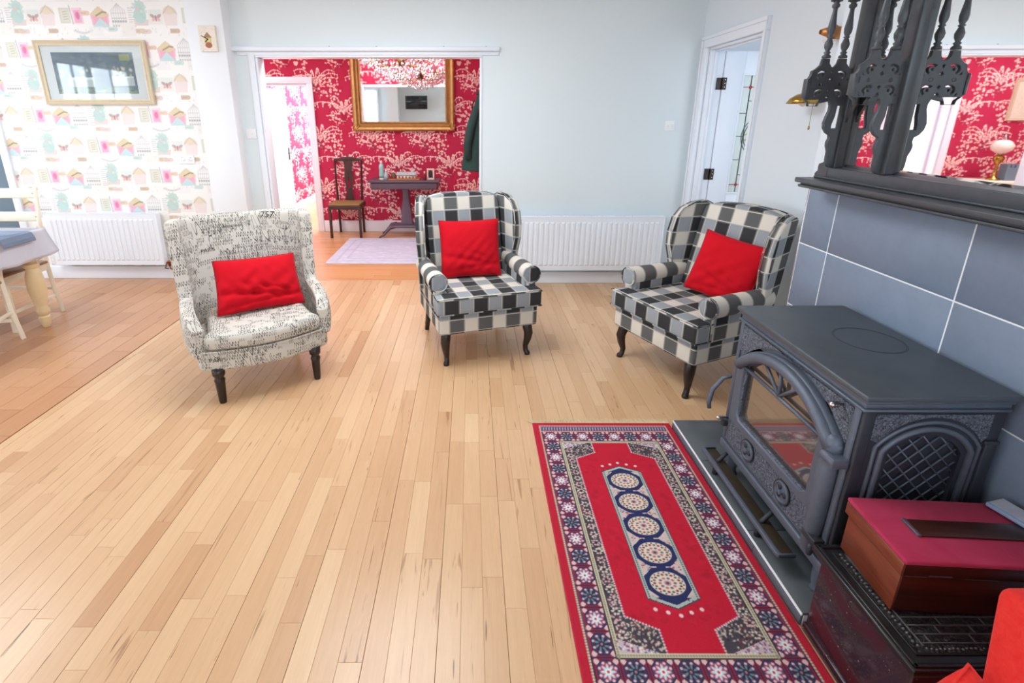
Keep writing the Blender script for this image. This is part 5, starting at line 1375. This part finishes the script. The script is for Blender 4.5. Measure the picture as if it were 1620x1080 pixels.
build('shade', MB().lathe([(.036, 0), (.012, -.075), (.010, -.073), (.033, 0)], 20, mat=Matrix.Translation((1.945, 2.93, 1.985)) @ Matrix.Rotation(PI*.5, 4, 'Y') @ Matrix.Rotation(0, 4, 'X') @ Matrix.Scale(1, 4)), M['cop2'], w2, smooth=True)
for v in w2.children[0].data.vertices: pass
build('diffuser', MB().box(1.90, 1.950, 2.91, 2.95, 1.935, 1.948), M['glasscream'], w2, bevel=.004)
rb('wall_bracket', (1.945, 1.979, 2.912, 2.948, 1.95, 2.01), M['cop2'], w2, bevel=.003)
rebase(w2, (1.98, 2.93, 1.965))

# ================================================================== SWITCHES, CLOCK, PRINT
def switch(name, label, x_, y_, z_, w_, gangs, cat):
    t = thing(name, label, cat, (x_, y_, z_))
    rb('face_plate', (-w_/2, w_/2, -.009, 0, -.043, .043), M['socket'], t, bevel=.003)
    for k in range(gangs):
        cx = (k-(gangs-1)/2)*.04; rb('rocker', (cx-.007, cx+.007, -.013, -.008, -.012, .012), M['white'], t, bevel=.002)
    return t
switch('light_switch', 'white double light switch on the plain wall above the right radiator', 1.772, 4.64, 1.475, .088, 2, 'switch')
switch('light_switch', 'white light switch on the narrow wall left of the wide opening', -1.965, 4.64, 1.405, .088, 1, 'switch')
t = switch('wall_socket', 'white double wall socket on the cream patterned wallpaper by the white pier', -2.665, 4.789, 1.17, .146, 2, 'socket')
for s in (-1, 1): build('pin_slot', MB().box(s*.04-.002, s*.04+.002, -.0096, -.009, .014, .024).box(s*.04-.011, s*.04-.005, -.0096, -.009, -.014, -.010).box(s*.04+.005, s*.04+.011, -.0096, -.009, -.014, -.010), M['steel'], t)
ck = thing('wall_clock', 'small cream plaque clock with dark hands on the white pier', 'clock', (-2.160, 4.499, 2.165))
rb('plaque', (-.070, .070, -.024, 0, -.098, .098), plain('distressed_cream_plaque', (238, 228, 214), .6, var=.12, scale=40), ck, bevel=.004)
cc = Canvas(.134, .19, .0025, (240, 232, 218))
for _ in range(120): cc.ell(random.random()*.134, random.random()*.19, .004, .003, random.choice([(226, 206, 190), (246, 240, 230), (214, 190, 180)]), al=.6)
cc.poly([(.03, .10), (.067, .145), (.104, .10)], (168, 140, 104)); cc.rect(.04, .06, .096, .10, (214, 204, 140)); cc.ell(.07, .045, .028, .022, (176, 110, 90)); cc.ell(.07, .085, .014, .014, (232, 224, 160))
print_sheet('clock_print', cc, (-.067, -.0245, -.095), (1, 0, 0), (0, 0, 1), M['artprint'], ck)
build('clock_hand', MB().tube([(0, -.028, -.005), (-.048, -.028, .022)], .0025, 6), M['hinge'], ck, smooth=True)
build('clock_hand', MB().tube([(0, -.028, -.005), (-.022, -.028, -.028)], .003, 6).lathe([(.006, 0), (.004, .004)], 10, mat=Matrix.Translation((0, -.026, -.005)) @ Matrix.Rotation(PI/2, 4, 'X')), M['hinge'], ck, smooth=True)

def frame_ring(name, x0, x1, z0, z1, prof, mat, parent):
    """mitred frame; prof = [(outward, forward)] from the sight edge outwards"""
    vs, fs = [], []; n = len(prof)
    for (cx, cz, sx, sz) in ((x0, z0, -1, -1), (x1, z0, 1, -1), (x1, z1, 1, 1), (x0, z1, -1, 1)):
        for d, h in prof: vs.append((cx+sx*d, -h, cz+sz*d))
    for k in range(4):
        j = (k+1) % 4
        for i in range(n-1): fs.append((k*n+i, j*n+i, j*n+i+1, k*n+i+1))
    return build(name, MB().add(vs, fs), mat, parent)
fp = thing('framed_print', 'wide watercolour print in a white mount and pale limed frame', 'picture', (-3.352, 4.786, 1.925))
fw, fh = .49, .268
frame_ring('frame', -fw+.045, fw-.045, -fh+.045, fh-.045, [(0, .004), (0, .022), (.010, .026), (.022, .020), (.034, .030), (.045, .026), (.045, 0)], M['tanframe'], fp)
rb('mount', (-fw+.04, fw-.04, -.010, -.004, -fh+.04, fh-.04), M['paper'], fp, bevel=0)
art = Canvas(.72, .345, .005, (92, 118, 136)); rn = random.Random(12)
for _ in range(260):
    x_, y_ = rn.random()*.72, rn.random()*.345
    art.ell(x_, y_, rn.uniform(.01, .05), rn.uniform(.006, .02), rn.choice([(70, 96, 120), (110, 136, 146), (134, 152, 160), (84, 104, 116), (96, 124, 106)]), rn.gauss(0, .4), .5)
art.rect(.10, .06, .34, .13, (196, 210, 206)); art.rect(.12, .02, .13, .08, (150, 160, 150)); art.rect(.50, .07, .70, .14, (206, 214, 212)); art.rect(.10, .12, .34, .138, (230, 236, 232)); art.rect(.50, .13, .70, .15, (232, 236, 234))
for _ in range(90): art.ell(rn.random()*.72, rn.uniform(0, .05), .02, .006, rn.choice([(150, 166, 110), (176, 186, 130), (110, 140, 110)]), al=.7)
for _ in range(30): art.ell(rn.uniform(.52, .70), rn.uniform(.15, .22), .012, .012, rn.choice([(226, 214, 176), (236, 230, 216), (120, 130, 110)]), al=.8)
for _ in range(26): art.ell(rn.uniform(.06, .34), rn.uniform(.14, .20), .01, .014, rn.choice([(60, 90, 130), (226, 226, 214), (110, 130, 140)]), al=.8)
art.rect(.60, .28, .69, .33, (214, 214, 90), .6)
print_sheet('artwork', art, (-.36, -.0104, -.175), (1, 0, 0), (0, 0, 1), M['artprint'], fp)
rb('glass', (-fw+.045, fw-.045, -.018, -.016, -fh+.045, fh-.045), M['picglass'], fp, bevel=0)

# ================================================================== DINING CORNER
def ladder_chair(label, loc, rz):
    t = thing('ladder_back_chair', label, 'chair', loc, rz, 'cream ladder-back dining chairs'); K = M['cream']
    for s in (-1, 1):
        build('back_post', MB().tube([(s*.21, .235, 0), (s*.21, .205, .22), (s*.21, .195, .45), (s*.21, .225, .75), (s*.21, .262, 1.03)], [.019, .020, .021, .019, .017], 4), K, t, bevel=.003)
        rb('leg', (s*.20-.019, s*.20+.019, -.215, -.178, 0, .43), K, t, bevel=.003)
        rb('side_stretcher', (s*.205-.010, s*.205+.010, -.18, .20, .14, .165), K, t, bevel=.003)
        rb('side_apron', (s*.205-.010, s*.205+.010, -.18, .19, .375, .43), K, t, bevel=.003)
    rb('front_apron', (-.19, .19, -.212, -.192, .375, .43), K, t, bevel=.003)
    rb('stretcher', (-.20, .20, .20, .218, .20, .225), K, t, bevel=.003)
    for z_, yb2 in ((.98, .255), (.80, .232), (.63, .208)):
        o = rb('back_rail', (-.205, .205, yb2-.010, yb2+.008, z_-.038, z_+.038), K, t, bevel=.006)
        scw = MB()
        for s in (-1, 1): scw.lathe([(.005, 0), (.003, .002)], 8, mat=Matrix.Translation((s*.195, yb2-.010, z_)) @ Matrix.Rotation(PI/2, 4, 'X'))
        build('screw_cap', scw, M['pineseat'], o)
    rb('seat', (-.225, .225, -.23, .205, .43, .452), M['pineseat'], t, bevel=.006)
    return t
# nearer chair: at the table's right side, facing left
ladder_chair('cream ladder-back dining chair nearest the camera, cut by the left edge', (-3.44, 3.08, 0), math.radians(-75))
# farther chair: behind the table, facing the camera
ladder_chair('cream ladder-back dining chair on the far side of the table by the radiator', (-3.62, 3.66, 0), math.radians(0))
dt = thing('dining_table', 'cream pine dining table with bulbous turned legs', 'table', (-3.78, 3.17, 0))
TX, TY = .575, .50
rb('tabletop', (-TX, TX, -TY, TY, .725, .752), M['creampine'], dt, bevel=.005)
boxes_obj('apron', [(-.50, .50, -.42, -.40, .62, .725), (-.50, .50, .40, .42, .62, .725), (-.50, -.48, -.42, .42, .62, .725), (.48, .50, -.42, .42, .62, .725)], M['creampine'], dt, bevel=.003)
lp = [(.022, 0), (.028, .01), (.036, .05), (.038, .085), (.028, .095), (.042, .115), (.046, .14), (.036, .165), (.042, .19), (.058, .30), (.060, .36), (.052, .42), (.036, .47), (.050, .485), (.050, .505), (.036, .515), (.042, .55), (.046, .565)]
for sx in (-1, 1):
    for sy in (-1, 1):
        l_ = build('leg', MB().lathe(lp, 20, (sx*.50, sy*.40, 0)).box(sx*.50-.042, sx*.50+.042, sy*.40-.042, sy*.40+.042, .56, .725), M['creampine'], dt, smooth=True); autosmooth(l_, 45)
# tablecloth with folded hem
tcw = MB(); nC = 120
def per(s):
    """rounded rectangle around the table top, s in 0..1"""
    P4 = [(-TX, -TY), (TX, -TY), (TX, TY), (-TX, TY)]; Ls = [2*TX, 2*TY, 2*TX, 2*TY]; T_ = sum(Ls); d = s % 1*T_
    for k in range(4):
        if d <= Ls[k]:
            a, b = P4[k], P4[(k+1) % 4]; f = d/Ls[k]; nrm = [(0, -1), (1, 0), (0, 1), (-1, 0)][k]; e = min(f, 1-f)*Ls[k]
            return a[0]+(b[0]-a[0])*f, a[1]+(b[1]-a[1])*f, nrm, max(0, 1-e/.10), k, f
        d -= Ls[k]
def clothp(a, b):
    x_, y_, nrm, cor, k, f = per(a); q = min(1, b/.12) if b < .12 else 1
    h = .205*(max(0, b-.12)/.88); wv = .012*math.sin(a*2*PI*19)+.008*math.sin(a*2*PI*31+1)
    out = (.006+(h/.19)*(.014+wv+.040*cor**1.5))*q
    cx, cy = nrm
    if cor > 0:
        ox = math.copysign(1, x_); oy = math.copysign(1, y_); m_ = cor*.5
        cx = nrm[0]*(1-m_)+ox*m_; cy = nrm[1]*(1-m_)+oy*m_
    return (x_*(1 if b > 0 else .97)+cx*out, y_*(1 if b > 0 else .97)+cy*out, .7555-h*(1-.12*cor)+(.0 if b > .05 else .001))
tcw.grid(clothp, nC, 10)
tcw.add([(-TX*.98, -TY*.98, .757), (TX*.98, -TY*.98, .757), (TX*.98, TY*.98, .757), (-TX*.98, TY*.98, .757)], [(0, 1, 2, 3)])
o = build('tablecloth', tcw, M['cloth'], None, smooth=True); o.location = (-3.78, 3.17, 0); tag(o, 'pale lilac-grey tablecloth draped over the cream dining table', 'tablecloth')
so = o.modifiers.new('so', 'SOLIDIFY'); so.thickness = .002
pm = MB(); xr = TX
for (a, b) in ((0, 0),):
    pts = [(.18, .7605), (xr-.004, .7605), (xr+.026, .752), (xr+.042, .72), (xr+.046, .695)]
    n_ = len(pts); vs = []
    for y_ in (.10, .36):
        for p in pts: vs.append((p[0], y_, p[1]))
        for p in reversed(pts): vs.append((p[0]-.000, y_, p[1]+.0) if False else (p[0]+.004, y_, p[1]+.004))
    m_ = 2*n_
    fs = [tuple(range(m_))[::-1], tuple(range(m_, 2*m_))]+[(k, (k+1) % m_, (k+1) % m_+m_, k+m_) for k in range(m_)]
    pm.add(vs, fs)
o = build('table_runner', pm, M['bluecloth'], None); o.location = (-3.78, 3.17, .001); tag(o, 'blue-grey cloth runner hanging over the edge of the dining table', 'runner')

# ================================================================== HALL
gm = thing('gilt_mirror', 'large gilt framed mirror on the crimson hall wallpaper', 'mirror', (-.885, 6.925, 1.93))
frame_ring('frame', -.55, .55, -.44, .44, [(0, .012), (.0, .030), (.022, .026), (.030, .042), (.050, .036), (.072, .060), (.098, .066), (.118, .050), (.118, 0)], M['gold'], gm)
frame_ring('inner_fillet', -.55, .55, -.44, .44, [(.018, .0275), (.020, .0355), (.028, .0365), (.030, .030)], M['golddk'], gm)
rb('mirror_glass', (-.552, .552, -.012, -.006, -.442, .442), M['mirror'], gm, bevel=0)
orn = MB(); rn = random.Random(4)
for sx in (-1, 1):
    for sz in (-1, 1):
        for k in range(16): orn.lathe([(.001, .012), (.011, .007), (.015, 0)], 7, mat=Matrix.Translation((sx*(.628+rn.gauss(0, .022)), -.058, sz*(.518+rn.gauss(0, .022)))) @ Matrix.Rotation(PI/2, 4, 'X'))
build('corner_ornament', orn, M['gold'], gm, smooth=True)
# chandelier
chd = thing('crystal_chandelier', 'crystal drop chandelier hanging in the hall before the gilt mirror', 'chandelier', (-.76, 5.80, 1.85))
build('stem', MB().tube([(0, 0, .748), (0, 0, .34)], .008, 8).lathe([(.05, .725), (.045, .74), (.02, .748)], 16).lathe([(.012, .22), (.035, .24), (.05, .28), (.03, .32), (.012, .36)], 14), M['golddk'], chd, smooth=True)
rn = random.Random(8)
for k in range(8):
    a = k*PI/4; build('candle_arm', MB().tube([(0, 0, .27), (.15*math.cos(a), .15*math.sin(a), .22), (.30*math.cos(a), .30*math.sin(a), .25), (.34*math.cos(a), .34*math.sin(a), .32)], .006, 6).lathe([(.03, .32), (.035, .33), (.010, .335), (.010, .40)], 10, (.34*math.cos(a), .34*math.sin(a), 0)), M['brass'], chd, smooth=True)
cr = MB()
def drop(x_, y_, z_, r=.012, h=.034): cr.lathe([(.0015, 0), (r*.7, -h*.3), (r, -h*.6), (.0015, -h)], 5, (x_, y_, z_))
for ring, n_, z_ in ((.44, 60, .31), (.40, 54, .27), (.34, 48, .23), (.27, 40, .19), (.19, 30, .16), (.10, 16, .12)):
    for k in range(n_):
        a = k*2*PI/n_+rn.uniform(-.05, .05); drop(ring*math.cos(a), ring*math.sin(a), z_+rn.uniform(-.012, .02))
        drop(ring*math.cos(a+.06), ring*math.sin(a+.06), z_+.045, .008, .02)
for k in range(8):
    a = k*PI/4
    for q in range(7): drop(.34*math.cos(a)+.045*math.cos(q), .34*math.sin(a)+.045*math.sin(q), .33, .009, .03)
    for q in range(10):
        f = q/9; r0 = .05+(.40-.05)*f; drop(r0*math.cos(a+.39), r0*math.sin(a+.39), .47-.16*math.sin(f*PI*.5)-.02, .007, .018)
o = build('crystal_drops', cr, M['crystal'], chd); o['kind'] = 'stuff'
# splat-back chair
hc = thing('splat_back_chair', 'dark wood splat-back chair with tan seat against the crimson hall wall', 'chair', (-1.665, 6.70, 0)); D = M['darkwood']
for s in (-1, 1):
    build('leg', MB().box(s*.195-.016, s*.195+.016, -.185, -.153, 0, .43), D, hc, bevel=.003)
    build('back_post', MB().tube([(s*.165, .185, 0), (s*.165, .165, .43), (s*.175, .175, .75), (s*.178, .20, 1.0)], [.017, .018, .014, .014], 4), D, hc, bevel=.002)
build('crest_rail', MB().prism([(-.195, .985), (-.19, 1.015), (-.10, 1.02), (-.06, 1.035), (.06, 1.035), (.10, 1.02), (.19, 1.015), (.195, .985), (.10, .985), (.0, .99), (-.10, .985)], .188, .212, 'y'), D, hc, bevel=.003)
sl = [(-.055, .44), (.055, .44), (.05, .52), (.035, .58), (.05, .66), (.06, .76), (.045, .88), (.06, .985), (-.06, .985), (-.045, .88), (-.06, .76), (-.05, .66), (-.035, .58), (-.05, .52)]
plate('splat', [sl, [(-.012, .62), (.012, .62), (.02, .70), (0, .78), (-.02, .70)]], .012, D, hc, Matrix(((1, 0, 0, 0), (0, 0, 1, .182), (0, 1, 0, 0), (0, 0, 0, 1))))
rb('seat_rail', (-.21, .21, -.195, .18, .385, .432), D, hc, bevel=.004)
rb('seat', (-.205, .205, -.19, .165, .432, .458), M['seatpad'], hc, bevel=.010, seg=3)
# console table
ct = thing('console_table', 'plum-grey stained pedestal console table under the gilt mirror', 'table', (-.865, 6.66, 0)); K = M['consolew']
rb('tabletop', (-.46, .46, -.20, .20, .742, .768), K, ct, bevel=.006, seg=3)
rb('frieze', (-.435, .435, -.18, .18, .650, .742), K, ct, bevel=.018, seg=3)
build('pedestal', MB().prism([(-.045, .65), (.045, .65), (.038, .58), (.042, .50), (.062, .38), (.070, .30), (.060, .285), (.072, .27), (.072, .20), (.085, .19), (.085, .14), (-.085, .14), (-.085, .19), (-.072, .20), (-.072, .27), (-.060, .285), (-.070, .30), (-.062, .38), (-.042, .50), (-.038, .58)], -.05, .05, 'y'), K, ct, bevel=.006)
rb('platform', (-.20, .20, -.12, .12, .13, .165), K, ct, bevel=.012, seg=3)
for sx in (-1, 1):
    for sy in (-1, 1):
        build('leg', MB().tube([(sx*.15, sy*.08, .150), (sx*.22, sy*.10, .135), (sx*.265, sy*.12, .085), (sx*.30, sy*.13, .040), (sx*.345, sy*.14, .018), (sx*.355, sy*.14, .0)], [.030, .030, .022, .016, .013, .014], 8), K, ct, smooth=True)
# ornaments on the console
def ornament(name, label, cat, x_, y_, parts, z_=.768):
    t = thing(name, label, cat, (x_, y_, z_))
    for nm, mb, mt in parts: build(nm, mb, mt, t, smooth=True)
    return t
ornament('figurine', 'tall pale aqua statuette at the left end of the console table', 'figurine', -1.165, 6.60, [('base', MB().lathe([(.038, 0), (.036, .012), (.030, .02)], 14), M['ornw']), ('figure', MB().lathe([(.030, .018), (.036, .06), (.030, .12), (.034, .16), (.026, .195), (.012, .205)], 14), M['ornb']), ('head', MB().lathe([(.010, .20), (.018, .215), (.017, .232), (.006, .245)], 12), M['ornw'])])
ornament('figurine', 'small grey kneeling figurine beside the tall aqua statuette', 'figurine', -1.105, 6.585, [('figure', MB().lathe([(.034, 0), (.030, .05), (.020, .09), (.012, .10)], 12), M['orng']), ('head', MB().lathe([(.010, .098), (.015, .112), (.006, .128)], 10), M['ornw'])])
ty = thing('orange_tray', 'orange-brown tray on the middle of the console table', 'tray', (-.865, 6.58, .768))
boxes_obj('tray_base', [(-.20, .20, -.09, .09, 0, .008)], M['tray'], ty, bevel=.002)
boxes_obj('rim', [(-.20, .20, -.094, -.084, 0, .022), (-.20, .20, .084, .094, 0, .022), (-.204, -.194, -.09, .09, 0, .022), (.194, .204, -.09, .09, 0, .022)], M['tray'], ty, bevel=.002)
hs = ornament('cottage_ornament', 'long cream cottage ornament standing on the orange-brown tray', 'ornament', -.84, 6.59, [('wall', MB().box(-.12, .12, -.035, .035, 0, .055), M['ornw'])], .7765)
build('roof', MB().prism([(-.045, .054), (.045, .054), (0, .092)], -.125, .125, 'x'), M['orng'], hs)
dw = MB()
for k in range(5): dw.box(-.10+k*.045, -.082+k*.045, -.037, -.034, .012, .038)
build('window', dw, M['ornbr'], hs)
for lb, x_, y_, mt, r, h in (('brown-clay bell-shaped ornament behind the left end of the tray', -1.02, 6.66, 'ornbr', .034, .11), ('green glazed bottle-shaped ornament behind the cottage ornament', -.93, 6.71, 'orngn', .022, .12), ('pale cream bottle-shaped ornament behind the cottage ornament', -.875, 6.715, 'ornw', .020, .15), ('cobalt blue rounded ornament behind the cottage ornament', -.775, 6.70, 'ornbl', .035, .11), ('deep red slender ornament at the right end of the orange-brown tray', -.60, 6.53, 'ornr', .020, .115)):
    ornament('ornament', lb, 'ornament', x_, y_, [('body', MB().lathe([(r*.8, 0), (r, h*.12), (r*.95, h*.45), (r*.5, h*.68), (r*.35, h*.74)], 14), M[mt]), ('cap', MB().lathe([(r*.35, h*.74), (r*.5, h*.82), (r*.42, h*.94), (r*.12, h)], 12), M['ornw'] if mt != 'ornw' else M['tray'])])
pf = thing('photo_frame', 'small pale frame with a dark oval at the right end of the console table', 'photo frame', (-.525, 6.60, .768), -.1)
frame_ring('frame', -.030, .030, .022, .122, [(0, .004), (0, .012), (.014, .014), (.020, 0)], M['ornw'], pf)
build('stand', MB().box(-.045, .045, -.012, .03, 0, .006).box(-.004, .004, .0, .03, 0, .06), M['ornw'], pf)
build('oval_picture', MB().lathe([(.029, 0), (.029, .003), (.001, .004)], 20, mat=Matrix.Translation((0, -.004, .072)) @ Matrix.Rotation(PI/2, 4, 'X') @ Matrix.Scale(1.6, 4, (0, 1, 0))), M['ornk'], pf)
# coat stand with coat
cs = thing('coat_stand', 'dark wooden coat stand partly behind the right edge of the opening', 'coat stand', (.16, 6.42, 0))
build('pole', MB().lathe([(.020, .02), (.020, 1.0), (.024, 1.02), (.018, 1.04), (.018, 1.80), (.026, 1.83), (.02, 1.88), (.004, 1.90)], 12), D, cs, smooth=True)
for k in range(4):
    a = k*PI/2+.5; c_, s_ = math.cos(a), math.sin(a)
    build('foot', MB().tube([(0, 0, .30), (.10*c_, .10*s_, .26), (.19*c_, .19*s_, .12), (.24*c_, .24*s_, .0)], .013, 8), D, cs, smooth=True)
    build('hook', MB().tube([(0, 0, 1.62), (.10*c_, .10*s_, 1.58), (.17*c_, .17*s_, 1.66), (.14*c_, .14*s_, 1.74)], .010, 8), D, cs, smooth=True)
build('hoop', MB().tube([(.17*math.cos(a), .17*math.sin(a), .98) for a in np.linspace(0, 2*PI, 25)[:-1]], .010, 8, close=True), D, cs, smooth=True)
ctm = MB()
def coatf(a, b):
    an = a*2*PI; z_ = 1.80-b*.89; f = b**.8; rx = .035+.225*f+.012*math.sin(an*5+b*3)*f+.010*math.sin(an*9)*f; ry = .04+.085*f
    if b > .8: rx *= 1-.35*(b-.8)
    return (rx*math.cos(an), ry*math.sin(an), z_-.05*f*max(0, math.cos(an)))
ctm.grid(coatf, 40, 20); ctm.add([coatf(k/12, 1) for k in range(12)], [tuple(range(12))])
cot = thing('coat', 'dark green coat hanging from the coat stand at the right of the opening', 'coat', (.125, 6.20, .02))
build('coat_body', ctm, M['coat'], cot, smooth=True)
build('sleeve', MB().tube([(-.06, -.05, 1.62), (-.13, -.08, 1.40), (-.165, -.085, 1.20), (-.15, -.07, 1.05)], [.045, .052, .050, .046], 12), M['coat'], cot, smooth=True)
build('collar', MB().tube([(.05*math.cos(a), .045*math.sin(a), 1.795) for a in np.linspace(0, 2*PI, 17)[:-1]], .018, 8, close=True), M['coat'], cot, smooth=True)
build('hanging_loop', MB().tube([(0, .03, 1.78), (0, .06, 1.82), (.0, .09, 1.80)], .004, 6), D, cot, smooth=True)
# hall sideboard with oil lamp, seen in the overmantel glass
sd = thing('hall_sideboard', 'white hall side table seen reflected in the overmantel glass', 'table', (-3.72, 6.62, 0))
rb('tabletop', (-.62, .62, -.24, .24, .76, .79), M['cream'], sd, bevel=.004)
for sx in (-1, 1):
    for sy in (-1, 1): rb('leg', (sx*.56-.022, sx*.56+.022, sy*.19-.022, sy*.19+.022, 0, .66), M['cream'], sd, bevel=.003)
rb('apron', (-.57, .57, -.20, .20, .66, .76), M['cream'], sd, bevel=.003)
ol = thing('oil_lamp', 'brass oil lamp with a pink-cream glass shade, reflected in the overmantel glass', 'oil lamp', (-3.36, 6.60, .79))
build('base', MB().lathe([(.07, 0), (.065, .02), (.025, .04), (.018, .12), (.018, .20), (.05, .24), (.055, .28), (.03, .31)], 18), M['brass'], ol, smooth=True)
build('lamp_shade', MB().lathe([(.045, .33), (.10, .37), (.115, .42), (.08, .47), (.045, .49)], 20), M['glasscream'], ol, smooth=True)
build('chimney', MB().lathe([(.025, .31), (.032, .36), (.02, .45), (.02, .56)], 14), M['glass'], ol, smooth=True)
cs2 = thing('castle_ornament', 'blue-grey toy castle ornament on the hall side table, reflected in the overmantel glass', 'ornament', (-3.52, 6.58, .79))
kb = MB().box(-.09, .09, -.05, .05, 0, .16)
for k in range(4): kb.box(-.09+k*.05, -.06+k*.05, -.05, .05, .16, .20)
build('keep', kb, M['bluegrey'], cs2)
fpp = thing('framed_photo', 'pale wood framed picture on the crimson hall wall, reflected in the overmantel glass', 'picture', (-3.80, 6.926, 1.76))
frame_ring('frame', -.17, .17, -.22, .22, [(0, .004), (0, .02), (.03, .028), (.04, 0)], M['tanframe'], fpp)
rb('mount', (-.175, .175, -.008, -.002, -.225, .225), M['ornw'], fpp, bevel=0)
# television on the rear wall (seen in the gilt mirror)
tvv = thing('television', 'flat black television on the rear wall, reflected in the gilt hall mirror', 'television', (-1.70, -2.6, 1.98))
rb('screen', (-.34, .34, -.03, .03, -.20, .20), M['tv'], tvv, bevel=.006)
boxes_obj('wall_arm', [(-.04, .04, -.40, -.03, -.04, .04)], M['hinge'], tvv, bevel=.003)
